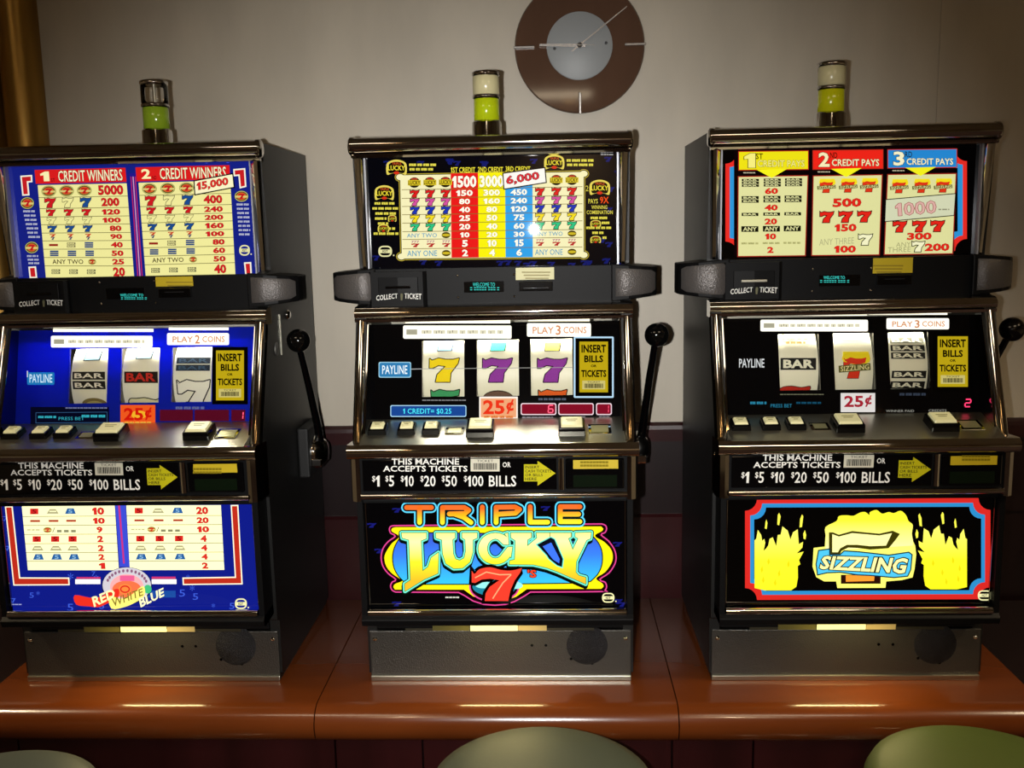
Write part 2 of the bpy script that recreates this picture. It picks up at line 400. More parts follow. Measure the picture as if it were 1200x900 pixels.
def machine_body(sx, cfg):
    root = empty('slot_machine', (sx, 0, 0))
    # cabinet shell: hollow, two profiled sides, back, top, bottom and two inner shelves
    side = [(.004, .012), (.376, .012), (.376, .966), (.058, .966), (.080, .748), (.080, .742), (.05, .738), (.05, .68), (.034, .676), (-.04, .462), (-.05, .45), (-.05, .362), (-.012, .35), (-.01, .12), (.004, .115)]
    b = MB()
    for s in (-1, 1):
        x0, x1 = sorted((s*.2215, s*.2395)); b.prism([(y, min(z, .964)) for y, z in side], x0, x1, BLACK)
        x0, x1 = sorted((s*.2215, s*.236)); b.box(x0, x1, .001, .37, 0, .014, BLACK)
    b.box(-.2215, .2215, .36, .376, .0, .966, BLACK)
    b.box(-.2215, .2215, .06, .36, .95, .966, BLACK)
    b.box(-.2215, .2215, .075, .36, .655, .672, BLACK)
    b.box(-.2215, .2215, .018, .36, .452, .466, BLACK)
    b.box(-.2215, .2215, .004, .36, .002, .012, BLACK)
    b.box(-.2215, .2215, .29, .30, .466, .655, pmat('reel_bay_white', 'c8c4b4', .8))
    b.build('cabinet', root, .0015)
    # --- top door
    b = MB()
    pr = [(.075, .9665), (.060, .9665)]+[(.052-.015*math.sin(math.radians(a)), .9535+.013*math.cos(math.radians(a))) for a in range(0, 181, 15)]+[(.056, .940), (.050, .9395), (.047, .936), (.050, .9325), (.075, .932)]
    b.prism(pr, -.2395, .2395, CHROMED, smooth=True)
    o = b.build('top_bar', root); sharp(o)
    for s in (-1, 1):
        b = MB(); b.lathe([(.0165, 0), (.0165, .006), (.013, .009), (0, .009)], (s*.2345, .055, .9525), CHROMED, axis='x', n=20) if s > 0 else b.lathe([(0, -.009), (.013, -.009), (.0165, -.006), (.0165, 0)], (s*.2345, .055, .9525), CHROMED, axis='x', n=20)
        b.build('end_cap', root)
        b = MB(); x0, x1 = s*.2205, s*.2385; xm = (x0+x1)/2
        pf = [(x0, .064), (x0, .056), (x0+(xm-x0)*.4, .050), (xm, .047), (xm+(x1-xm)*.6, .050), (x1, .060), (x1, .064)]
        zz = (cfg['st']+.0015, .932); v = [(x-(s*.004*k if abs(x) > .225 else 0), y+.022*k, z) for z, k in ((zz[0], 1), (zz[1], 0)) for x, y in pf]; n = len(pf)
        b.add(v, [(i, (i+1) % n, n+(i+1) % n, n+i) for i in range(n)], CHROMED, True); b.add(v, [tuple(range(n))[::-1], tuple(range(n, 2*n))], CHROMED); sharp(b.build('side_trim', root))
        b = MB(); x0, x1 = sorted((s*.2175, s*.2202)); b.box(x0, x1, .060, .073, cfg['st']+.002, .932, pmat('white_liner', 'b9bcc4', .3, .3)); b.build('glass_liner', root)
    b = MB(); b.box(-.2215, .2215, .0725, .08, cfg['st']-.008, .9375, BLACKG); tg = b.build('top_glass', root)
    # --- player strip
    b = MB(); b.box(-.2215, .2215, .0525, .075, .6775, cfg['st']+.0012, BLACKP); st = b.build('player_strip', root)
    b = MB(); b.prism([(-.2195, .052), (-.2195, .045), (-.213, .040), (-.122, .040), (-.116, .045), (-.116, .052)], cfg['st']-.0665, cfg['st']-.003, BLACKP, axis='z'); tb = b.build('ticket_bezel', root, .0015)
    b = MB(); b.prism([(-.2, .0398), (-.2, .037), (-.165, .0345), (-.13, .037), (-.13, .0398)], .6995, .7275, BLACKP, axis='z'); b.build('ticket_mouth', tb, .001)
    b = MB(); b.box(-.187, -.143, .0335, .038, .708, .7125, BRUSHED if cfg['slot'] else BLACKG); b.build('ticket_slot', tb, .0008)
    for x, z in ((-.062, .690), (-.062, .728), (.037, .690), (.037, .728)):
        b = MB(); b.lathe([(0, -.002), (.0018, -.0015), (.0022, 0)], (x, .0525, z), CHROME, axis='y', n=10); b.build('screw', st)
    b = MB(); b.box(-.051, .019, .0505, .053, .698, .717, BLACKG); ds = b.build('player_display', root, .0006)
    a = Art(sx, .0505, .69, .0505, .73); z = cfg['disp']
    a.text('WELCOME TO', z[0], L('3fd8cc', 1.0), 1); a.text('PLAYERS CLUB' if False else '= ===== === =', z[1], L('3fd8cc', .9), 1); a.build('display_text', ds)
    b = MB(); b.box(.046, .104, .044, .053, .699, .7155, BLACKG); b.box(.052, .098, .041, .046, .7005, .7045, BLACKG); cr = b.build('card_reader', root, .001)
    b = MB(); b.box(.058, .092, .0435, .0442, .708, .7095, pmat('dark_slot', '000000', .9)); b.build('card_slot', cr)
    b = MB(); b.box(.040, .107, .0512, .0528, .7185, cfg['st']-.0005, CREAMLBL if cfg['kind'] == 1 else YELLBL); lb = b.build('card_label', root)
    a = Art(sx, .0512, .69, .0512, .73); x0, y0, x1, y1 = cfg['cardlab']
    for i in range(3):
        yy = y0+(y1-y0)*(.2+.25*i); a.rect(x0+4+i*2, yy, x1-5-i, yy+1.6, P('a08a2a' if cfg['kind'] != 1 else 'a79f74'), 1)
    a.build('label_print', lb)
    # --- wrap-round speakers
    for s in (-1, 1):
        b = MB()
        pts = [(s*.206, .050), (s*.206, .043), (s*.236, .043), (s*.258, .049), (s*.276, .062), (s*.288, .080), (s*.290, .100), (s*.290, .128), (s*.241, .128), (s*.241, .05)]; n = len(pts); v = []
        for lo in (0, 1):
            for (x, y) in pts:
                k = min(1, max(0, (abs(x)-.206)/.08)); zz = (.6785+.008*k) if lo == 0 else (cfg['st']+.004-.008*k); v.append((x, y, zz))
        b.add(v, [(i, (i+1) % n, n+(i+1) % n, n+i) for i in range(n)]+[tuple(range(n))[::-1], tuple(range(n, 2*n))], BLACKP)
        sp_ = b.build('speaker_housing', root, .002)
        b = MB(); pts = [(s*.213, .0425), (s*.2135, .0405), (s*.236, .0405), (s*.2475, .0434), (s*.259, .0465), (s*.268, .0530), (s*.2775, .0600), (s*.285, .0715)]
        m2 = len(pts); v = []
        for row in range(4):
            for i, (x, y) in enumerate(pts):
                k = i/(m2-1); zl = .686+.007*k; zh = cfg['st']-.003-.007*k; e = .004 if i in (0, m2-1) else 0
                zz = (zl+e, zl+.004, zh-.004, zh-e)[row] if e else (zl, zl+.004, zh-.004, zh)[row]; v.append((x, y+(.002 if row in (0, 3) else 0), zz))
        b.add(v, [(r*m2+i, r*m2+i+1, (r+1)*m2+i+1, (r+1)*m2+i) for r in range(3) for i in range(m2-1)], GRILLE, True)
        b.build('speaker_grille', sp_)
    # --- reel door: chrome frame, recessed glass, glossy reveals
    b = MB()
    pr = [(.06, .6775), (.036, .6775), (.028, .675)]+[(.030-.008*math.sin(math.radians(x)), .6655+.008*math.cos(math.radians(x))) for x in range(20, 181, 20)]+[(.024, .656), (.026, .651), (.034, .6495), (.06, .649)]
    b.prism(pr, -.2415, .2415, CHROME, smooth=True); sharp(b.build('reel_door_bar', root))
    for s in (-1, 1):
        b = MB()
        lo, hi = Vector((0, -.052, .452)), Vector((0, .028, .656)); xs2 = [(s*.2225, .012), (s*.2225, .004), (s*.2245, 0), (s*.2285, -.0028), (s*.2325, -.0032), (s*.2365, -.0012), (s*.2395, .003), (s*.2415, .012)]
        v = []
        for p in (lo, hi):
            for x, y in xs2: v.append((x, p.y+y, p.z))
        n = len(xs2); b.add(v, [(i, (i+1) % n, n+(i+1) % n, n+i) for i in range(n)]+[tuple(range(n))[::-1], tuple(range(n, 2*n))], CHROMED, True)
        sharp(b.build('reel_door_stile', root))
        b = MB(); x0, x1 = sorted((s*.2185, s*.2224)); b.prism([(.012, .478), (.056, .646), (.032, .650), (-.045, .458), (-.02, .468)], x0, x1, pmat('mirror_black', '8a8a8c', .04, 1)); b.build('side_reveal', root)
    # reel glass with three cut-outs, built as strips around the windows
    A = Art(sx, *REELG); uv = lambda p: (lambda q: (q.x, (q-A.o).dot(A.vv)))(A.pt(p, 0))
    wins = []
    for (x0, y0, x1, y1) in cfg['wins']:
        a0 = uv((x0, y0)); a1 = uv((x1, y1)); a2 = uv((x0, y1)); wins.append(((a0[0]+a2[0])/2, a1[0], a2[1], a0[1]))
    v0 = min(q[2] for q in wins); v1 = max(q[3] for q in wins)
    b = MB()
    def slab(u0, u1, va, vb):
        c = [A.o+Vector((u, 0, 0))+A.vv*v+A.n*e for u in (u0, u1) for v in (va, vb) for e in (0, -.004)]
        b.add(c, [(0, 1, 3, 2), (4, 6, 7, 5), (0, 4, 5, 1), (2, 3, 7, 6), (0, 2, 6, 4), (1, 5, 7, 3)], cfg['glass'])
    slab(-.2215, .2215, 0, v0); slab(-.2215, .2215, v1, A.len)
    ux = [-.2215]+[k for q in wins for k in (q[0], q[1])]+[.2215]
    for i in range(0, 8, 2): slab(ux[i], ux[i+1], v0, v1)
    rg = b.build('reel_glass', root)
    for i, q in enumerate(wins):
        b = MB(); c = [A.o+Vector((u, 0, 0))+A.vv*v-A.n*.001 for u, v in ((q[0], v0), (q[1], v0), (q[1], v1), (q[0], v1))]
        b.add(c, [(0, 1, 2, 3)], GLASS); b.build('window_pane', rg)
        # the reel: a drum whose face stands just behind the pane
        vc = (v0+v1)/2; R = .085; rc = A.o+A.vv*vc-A.n*(R+.0062)
        hw = (q[1]-q[0])/2-.0004; cx = (q[0]+q[1])/2
        b = MB(); v = []; N = 44
        for k in range(N):
            t = 2*PI*k/N
            for x in (cx-hw, cx+hw): v.append(rc+Vector((x, 0, 0))+A.n*(R*math.cos(t))+A.vv*(R*math.sin(t)))
        b.add(v, [(2*k, 2*((k+1) % N), 2*((k+1) % N)+1, 2*k+1) for k in range(N)], pmat('cream_reel_strip', 'e6e2c2', .45), True)
        b.add([v[2*k] for k in range(N)], [tuple(range(N))], pmat('reel_side', '8a8678', .5)); b.add([v[2*k+1] for k in range(N)], [tuple(range(N))[::-1]], pmat('reel_side', '8a8678', .5))
        rl = b.build('reel', root)
        ra = Art(sx, *REELG, step=.0004, base=-.0058, cyl=(vc, R)); cfg['reels'][i](ra); ra.build('reel_symbols', rl)
    # lamp above the reels, inside the cabinet
    top = A.o+A.vv*(A.len-.012)
    b = MB(); b.tube([(-.19, top.y+.035, top.z-.001), (.19, top.y+.035, top.z-.001)], .006, pmat('tube_glow', '000000', .5, emit='fff6dc', es=2.0)); b.build('reel_lamp', root)
    d = bpy.data.lights.new('reel_lamp_light', 'AREA'); d.shape = 'RECTANGLE'; d.size = .38; d.size_y = .012; d.energy = cfg.get('lamp', 2.1); d.color = (1, .96, .84)
    lo = bpy.data.objects.new('reel_lamp_light', d); COL.objects.link(lo); lo.parent = root
    lo.location = (0, top.y+.024, top.z-.004); lo.rotation_euler = Vector((0, .25, -1)).to_track_quat('-Z', 'Y').to_euler()
    cfg['reelart'](A); A.build('glass_print', rg)
    # --- button deck
    b = MB(); b.prism([(-.082, .456), (.014, .4815), (.018, .478), (.018, .466), (-.03, .452), (-.08, .450)], -.2215, .2215, BRUSHED); b.build('button_deck', root)
    D = Art(sx, *DECK)
    def deck(px_, h=0): return D.pt(px_, 0)+D.n*h
    for kind, cx, w_, dp in (('s', -.198, .030, .030), ('s', -.148, .029, .030), ('s', -.106, .029, .030), ('b', -.0215, .046, .042), ('b', .133, .044, .042)):
        vm = .052 if kind == 's' else .046; h = .011 if kind == 's' else .016
        ct = D.o+Vector((cx, 0, 0))+D.vv*vm
        def lay(hw, hd, e): return [ct+Vector((x, 0, 0))+D.vv*y+D.n*e for x, y in ((-hw, -hd), (hw, -hd), (hw, hd), (-hw, hd))]
        b = MB(); v = lay(w_/2+.001, dp/2+.001, 0)+lay(w_/2, dp/2, h*.9)
        b.add(v, [(0, 1, 5, 4), (1, 2, 6, 5), (2, 3, 7, 6), (3, 0, 4, 7), (4, 5, 6, 7)], BLACKG)
        bt = b.build('small_button' if kind == 's' else 'large_button', root, .0015)
        b = MB(); v = lay(w_/2-.0035, dp/2-.0035, h*.85)+lay(w_/2-.005, dp/2-.005, h+.0025)
        b.add(v, [(0, 1, 5, 4), (1, 2, 6, 5), (2, 3, 7, 6), (3, 0, 4, 7), (4, 5, 6, 7)], CREAMCAP); cp_ = b.build('button_cap', bt, .001)
        b = MB()
        for k in range(2):
            v = [ct+Vector((x, 0, 0))+D.vv*y+D.n*(h+.0028) for x, y in ((-w_*.22+k*.002, .004-k*.006), (w_*.22-k*.003, .004-k*.006), (w_*.22-k*.003, .0065-k*.006), (-w_*.22+k*.002, .0065-k*.006))]
            b.add(v, [(0, 1, 2, 3)], P('8d8552'))
        b.build('cap_lettering', cp_)
    for u0, u1, va, vb in ((-.082, -.050, .034, .062), (.161, .200, .030, .066)):
        b = MB(); c = [D.o+Vector((u, 0, 0))+D.vv*v+D.n*e for u in (u0, u1) for v in (va, vb) for e in (0, .0014)]
        b.add(c, [(0, 1, 3, 2), (4, 6, 7, 5), (0, 4, 5, 1), (2, 3, 7, 6), (0, 2, 6, 4), (1, 5, 7, 3)], CHROME)
        u0 += .005; u1 -= .005; va += .005; vb -= .005
        pb = b.build('cover_plate', root, .0006)
        b = MB(); c = [D.o+Vector((u, 0, 0))+D.vv*v+D.n*.0018 for u, v in ((u0, va), (u1, va), (u1, vb), (u0, vb))]; b.add(c, [(0, 1, 2, 3)], pmat('pale_plate', 'b9b789', .3, .6)); b.build('plate_face', pb)
    # --- chrome nose below the deck
    b = MB()
    pr = [(-.02, .452), (-.076, .4565), (-.082, .456)]+[(-.0795-.0105*math.sin(math.radians(x)), .4435+.0115*math.cos(math.radians(x))) for x in range(20, 181, 16)]+[(-.074, .431), (-.02, .431)]
    b.prism(pr, -.2425, .2425, CHROME, smooth=True); sharp(b.build('deck_nose', root))
    # --- ticket and bill panel
    b = MB(); b.box(-.2235, .2235, -.0745, -.02, .3715, .4315, BLACKP); b.build('bill_panel', root)
    b = MB(); b.box(-.2195, .1065, -.0768, -.0744, .3755, .4290, BLACKG); ip = b.build('instruction_plate', root, .001)
    b = MB(); b.prism([(.109, -.0744), (.110, -.0785), (.1125, -.080), (.1155, -.080), (.118, -.0785), (.119, -.0744)], .3755, .4295, CHROME, axis='z', smooth=True); sharp(b.build('divider', root))
    b = MB(); b.box(.121, .2185, -.080, -.0744, .3765, .4285, BLACKG); bl = b.build('bill_acceptor', root, .003)
    b = MB(); b.box(.134, .2065, -.0804, -.0800, .3805, .4005, pmat('dark_green_mouth', '0a150a', .15)); b.build('bill_mouth', bl)
    b = MB(); b.box(.134, .2085, -.0812, -.0800, .4115, .4265, YELLBL); yl = b.build('bill_label', bl)
    a = Art(sx, -.0812, .40, -.0812, .43); q = cfg['billlab']
    for k in (0, 1):
        for j in range(9):
            x0 = q[0]+(q[2]-q[0])*(.14+.08*j); yy = q[1]+(q[3]-q[1])*(.2+.34*k); a.rect(x0, yy, x0+3.4, yy+2.6, P('8a7a10'), 1)
    a.build('label_print', yl)
    for s in (-1, 1):
        b = MB(); x0, x1 = s*.2237, s*.2425
        pf = [(x0, -.02), (x0, -.0765), (x0+(x1-x0)*.35, -.0785), (x0+(x1-x0)*.75, -.074), (x1, -.060), (x1, -.02)]
        b.prism(pf, .3575, .431, CHROMED, axis='z', smooth=True); sharp(b.build('corner_cap', root))
    b = MB(); pr = [(-.02, .3715), (-.0755, .3715)]+[(-.0755-.005*math.sin(math.radians(x)), .3665+.005*math.cos(math.radians(x))) for x in range(15, 181, 20)]+[(-.068, .361), (-.02, .356)]
    b.prism(pr, -.2236, .2236, CHROME, smooth=True); sharp(b.build('lower_bar', root))
    # --- belly door
    b = MB()
    for s in (-1, 1):
        x0, x1 = sorted((s*.2245, s*.234)); b.prism([(-.004, .132), (-.004, .357), (-.064, .357), (-.064, .132)], x0, x1, BLACKP)
    b.prism([(-.004, .132), (-.004, .150), (-.064, .150), (-.071, .143), (-.068, .132)], -.234, .234, BLACKP)
    b.box(-.2245, .2245, -.062, -.004, .350, .357, BLACKP); b.box(-.2215, .2215, -.004, .003, .10, .452, BLACKP)
    b.build('belly_door', root, .0015)
    b = MB(); b.box(-.2245, .2245, -.0496, -.042, .1505, .3505, BLACKG); bg = b.build('belly_glass', root)
    for s in (-1, 1):
        b = MB(); x0, x1 = sorted((s*.2205, s*.2228)); b.box(x0, x1, -.0545, -.0495, .165, .3495, CHROMED); b.build('glass_trim', root, .0006)
    b = MB(); b.tube([(-.2225, -.063, .1545), (.2225, -.063, .1545)], .0066, CHROME, 16); b.build('belly_bar', root)
    # --- base
    b = MB(); b.box(-.2355, .2355, 0, .006, .0, .094, HAMMER); b.box(-.2355, .2355, -.0045, .0005, 0, .0095, BRUSHED)
    bp = b.build('base_panel', root, .0012)
    b = MB(); b.box(-.17, .17, -.003, .004, .0945, .116, pmat('tray_dark', '2a2718', .5)); tr = b.build('coin_tray', root, .001)
    for x0, x1, mt in ((-.052, .033, pmat('cream_tray_lamp', 'cfc98c', .4, emit='d8cf86', es=1.0)), (.034, .085, pmat('dim_tray_lamp', '98885a', .4, emit='a8874a', es=.3)), (-.12, -.054, pmat('tray_olive', '575127', .4))):
        b = MB(); b.box(x0, x1, -.0042, -.003, .0955, .1165, mt); b.build('tray_lens', tr)
    d = bpy.data.lights.new('tray_lamp', 'AREA'); d.shape = 'RECTANGLE'; d.size = .15; d.size_y = .012; d.energy = .35; d.color = (1, .8, .34)
    tl = bpy.data.objects.new('tray_lamp', d); COL.objects.link(tl); tl.parent = root; tl.location = (0, -.035, .128); tl.rotation_euler = Vector((0, -.5, -1)).to_track_quat('-Z', 'Y').to_euler()
    b = MB(); b.lathe([(0, -.0012), (.034, -.0012), (.038, .0004)], (.157, 0, .066), pmat('perforated_black', '17171a', .42, .4, bump=(900, .8, .001, 'voronoi')), axis='y', n=36); b.build('speaker_disc', bp)
    for x, z in ((-.226, .079), (.226, .079)):
        b = MB(); b.lathe([(0, -.003), (.003, -.0024), (.0042, 0)], (x, 0, z), CHROME, axis='y', n=12); b.build('screw', bp)
    for x, z in ((.058, .066), (.083, .066), (.128, .040), (.166, .031)):
        b = MB(); b.lathe([(0, -.0004), (.0026, -.0004)], (x, 0, z), pmat('dark_slot', '000000', .9), axis='y', n=10); b.build('bolt_hole', bp)
    # --- tower lamp on the roof
    cx, cyy = cfg['tower'], .12
    b = MB(); b.lathe([(.033, 0.9640), (.033, 0.9666), (.0265, 0.9702), (.026, 0.9939), (.023, 0.9966), (.0, 0.9966)], (cx, cyy, 0), CHROMED, n=32); tw = b.build('tower_lamp', root); sharp(tw)
    def seg(name, r, z0, z1, mt):
        b = MB(); b.lathe([(r-.002, z0), (r, z0+.0015), (r, z1-.0015), (r-.002, z1)], (cx, cyy, 0), mt, n=32); return b.build(name, tw)
    seg('lower_lens', .0225, 0.9966, 1.0344, cfg['lens'][0]); seg('middle_ring', .0245, 1.0340, 1.0410, CHROMED)
    seg('upper_lens', .0235, 1.0410, 1.0731, cfg['lens'][1]); seg('lamp_cap', .0245, 1.0727, 1.0806, CHROMED)
    if cfg['lens'][1] is TOWERCLEAR:
        b = MB(); b.tube([(cx, cyy, 1.0379), (cx, cyy, 1.0731)], .003, BRUSHED); b.build('lamp_core', tw)
    # --- pull handle on the right flank
    b = MB(); b.box(.2395, .262, .19, .31, .33, .43, RUBBER); hb = b.build('handle_housing', root, .004, 3)
    b = MB(); b.lathe([(.034, 0), (.034, .008), (.026, .018), (.018, .026), (0, .027)], (.262, .235, .374), CHROME, axis='x', n=28); b.box(.262, .284, .20, .27, .350, .366, CHROME); b.build('handle_hub', hb, .003)
    b = MB(); b.tube([(.274, .24, .380), (.277, .21, .43), (.281, .14, .525), (.2855, .066, .612)], [.0085, .0078, .0068, .0058], BLACKG, 14); ar = b.build('handle_arm', root)
    b = MB(); R = .0213; b.lathe([(R*math.sin(PI*k/14), -R*math.cos(PI*k/14)) for k in range(15)], (.2864, .0635, .6167), pmat('black_ball', '070707', .06), n=28); b.build('handle_knob', ar)
    # lock, hinge pin, cover disc on the flank
    b = MB(); b.lathe([(.009, 0), (.009, .003), (.006, .006), (0, .006)], (.2395, .17, .655), CHROME, axis='x', n=16); b.build('side_lock', root)
    b = MB(); b.box(.2395, .2412, .115, .118, .585, .66, BRUSHED); b.build('side_rod', root)
    b = MB(); b.lathe([(.012, 0), (.012, .002), (0, .002)], (.2395, .085, .60), pmat('dull_disc', '6b6a66', .5, .6), axis='x', n=20); b.build('cover_disc', root)
    return root, tg, st, tb, ip, bg
def sharp(o):
    md = o.modifiers.new('sharp', 'EDGE_SPLIT'); md.split_angle = math.radians(40); md.use_edge_sharp = False
TOWERCLEAR = GLASS

# ------------------------------------------------------------------ print on the glasses
def tint_glass(key, col):
    mt = bpy.data.materials.new(key); mt.use_nodes = True; nt = mt.node_tree; nt.nodes.clear()
    o = nt.nodes.new('ShaderNodeOutputMaterial'); mx = nt.nodes.new('ShaderNodeMixShader'); fr = nt.nodes.new('ShaderNodeFresnel'); fr.inputs[0].default_value = 1.45
    ad = nt.nodes.new('ShaderNodeAddShader'); t = nt.nodes.new('ShaderNodeBsdfTranslucent'); df = nt.nodes.new('ShaderNodeBsdfDiffuse')
    g = nt.nodes.new('ShaderNodeBsdfGlossy'); g.inputs['Roughness'].default_value = .04
    t.inputs[0].default_value = (*lin(col), 1); df.inputs[0].default_value = (*[x*.3 for x in lin(col)], 1)
    nt.links.new(t.outputs[0], ad.inputs[0]); nt.links.new(df.outputs[0], ad.inputs[1])
    nt.links.new(fr.outputs[0], mx.inputs[0]); nt.links.new(ad.outputs[0], mx.inputs[1]); nt.links.new(g.outputs[0], mx.inputs[2]); nt.links.new(mx.outputs[0], o.inputs[0])
    return mt
BLUEGLASS = tint_glass('blue_backlit_glass', '2238e0')
WHITE_, CREAM, PALE = 'f6f4e0', 'efe99a', 'efeaaa'
RED, YEL, BLU = 'e01818', 'f4ee10', '2c9be0'

def emblem(a, x0, y0, x1, y1, l=3):        # the maker's ring-shaped mark
    c = L('e6e2a8', .9); a.ring(rrect(x0, y0, x1, y1, (y1-y0)*.42), (y1-y0)*.13, c, l)
    h = y1-y0; a.rect(x0+(x1-x0)*.1, y0+h*.34, x1-(x1-x0)*.1, y0+h*.66, c, l)
    a.text('IGT', (x0+(x1-x0)*.3, y0+h*.38, x1-(x1-x0)*.3, y0+h*.62), L('101010', .3), l+1, .02)
    a.poly(ell(x1+(x1-x0)*.12, y1-h*.14, h*.07, h*.07, 10), c, l)
def fine(a, x0, x1, y, h, mat, l=3, n=None, seed=0):   # lettering too small to read: word-long dashes
    rr = random.Random(int(x0*13+y*7)+seed); x = x0
    while x < x1-1:
        wd = min(x1-x, rr.uniform(1.6, 3.6)*h); a.rect(x, y, x+wd, y+h, mat, l)
        for k in range(1, int(wd/(h*.8))): a.rect(x+k*h*.8, y+(h*.3 if k % 2 else 0), x+k*h*.8+h*.14, y+h*(1 if k % 2 else .7), L('1a1408', .2), l+.5)
        x += wd+h*.5
def barcode(a, x0, y0, x1, y1, l=4, lit=False, paper='d8d4c0'):
    pm = L(paper, .8) if lit else P(paper); dk = L('1c1a10', .15) if lit else P('15130c')
    a.rect(x0, y0, x1, y1, pm, l); rr = random.Random(3); x = x0+(x1-x0)*.1; h = y1-y0
    a.text('TICKET', (x0+(x1-x0)*.22, y0+h*.06, x1-(x1-x0)*.22, y0+h*.26), dk, l+1)
    while x < x1-(x1-x0)*.1:
        wd = rr.uniform(.5, 1.3)*(x1-x0)/34; a.rect(x, y0+h*.34, x+wd, y1-h*.14, dk, l+1); x += wd+rr.uniform(.4, .8)*(x1-x0)/34
def insert_sign(a, q, l=2, ring=None):      # the yellow INSERT BILLS OR TICKETS plate
    x0, y0, x1, y1 = q; W_, H_ = x1-x0, y1-y0; dk = L('0c0b04', .1)
    a.rect(x0-W_*.14, y0-H_*.07, x1+W_*.14, y1+H_*.08, L('060606', .1), l-1)
    if ring: a.ring(rrect(x0-W_*.2, y0-H_*.1, x1+W_*.2, y1+H_*.11, 1.5), W_*.06, L(ring, .9), l)
    a.rect(x0, y0, x1, y1, L('c8ae16', .78), l)
    for t, u0, u1, v0, v1 in (('INSERT', .07, .93, .06, .22), ('BILLS', .17, .83, .27, .41), ('OR', .4, .6, .455, .505), ('TICKETS', .06, .94, .56, .70)):
        a.text(t, (x0+W_*u0, y0+H_*v0, x0+W_*u1, y0+H_*v1), dk, l+1, .035)
    barcode(a, x0+W_*.1, y0+H_*.77, x1-W_*.1, y0+H_*.94, l+1, True, 'd6c978')
def bill_art(sx, ip, dx):                   # same wording on all three; measured on the middle machine
    a = Art(0, -.0768, .3755, -.0768, .4290); a.o = Vector((0, -.0768, .3755)); wt = pmat('white_print', 'e6e4dc', .5, emit='e6e4dc', es=.12)
    a.text('THIS MACHINE', (459, 537.4, 538, 544.4), wt, 2, .02); a.text('ACCEPTS TICKETS', (449, 545.7, 548, 552.6), wt, 2, .02)
    for t, x0, x1 in (('1', 440.5, 445), ('5', 456, 462), ('10', 474, 485), ('20', 497, 510.5), ('50', 522, 535.5), ('100', 548, 566.5), ('BILLS', 573, 605)):
        a.text(t, (x0, 557.2, x1, 570), wt, 2, .014)
        if t != 'BILLS': a.text('$', (x0-4.3, 557.4, x0-.6, 565), wt, 2, .008)
    barcode(a, 551.5, 537.6, 585.5, 552.3, 2); a.text('OR', (589, 541.5, 598.5, 547.5), wt, 2, .01)
    ay = P('c4bd14')
    a.poly([(614, 544), (630, 544), (630, 540), (651, 554.5), (630, 569), (630, 564), (614, 564)], ay, 2)
    for i, t in enumerate(('INSERT', 'CASH TICKETS', 'OR BILLS', 'HERE')):
        a.text(t, (615.5, 545.6+i*4.6, (632, 646, 636, 629)[i], 548.9+i*4.6), P('15140a'), 3, .012)
    a.build('plate_lettering', ip)
def ticket_art(sx, tb):
    a = Art(0, .0398, .68, .0398, .74); wt = pmat('white_print', 'e6e4dc', .5)
    a.text('COLLECT', [(441, 346.2), (466, 343.6), (466, 349.6), (441, 352.4)], wt, 2, .012); a.text('TICKET', [(474, 343.4), (494, 344.2), (494, 351), (474, 349.8)], wt, 2, .012)
    a.poly([(469.8, 342.5), (471.6, 342.5), (472.2, 346), (471.6, 352), (469.8, 352), (469.2, 346)], P('6c6a50'), 2)
    a.build('ticket_lettering', tb)

# ---------------- the middle machine: red seven, rainbow lettering
def lucky_badge(a, x0, y0, x1, y1, l=3, word=True):
    w_, h = x1-x0, y1-y0; f = lambda u, v: (x0+w_*u, y0+h*v)
    a.poly(smooth([f(.02, .95), f(.0, .3), f(.2, .06), f(.5, -.02), f(.8, .06), f(1, .3), f(.98, .95), f(.7, .86), f(.3, .86)], 3), L('e6d35a', .9), l)
    a.poly(smooth([f(.12, .85), f(.1, .36), f(.3, .14), f(.7, .14), f(.9, .36), f(.88, .85), f(.5, .8)], 3), L('14100c', .2), l+.5)
    a.text('TRIPLE', (x0+w_*.26, y0+h*.16, x0+w_*.74, y0+h*.32), L('e0602a', .8), l+1, .01)
    a.text('LUCKY', (x0+w_*.08, y0+h*.36, x1-w_*.08, y0+h*.68), L('f2e03a', 1), l+1, .015)
    a.poly(ell(x0+w_*.5, y0+h*.84, w_*.14, h*.1, 12), L('d83018', .9), l+1)
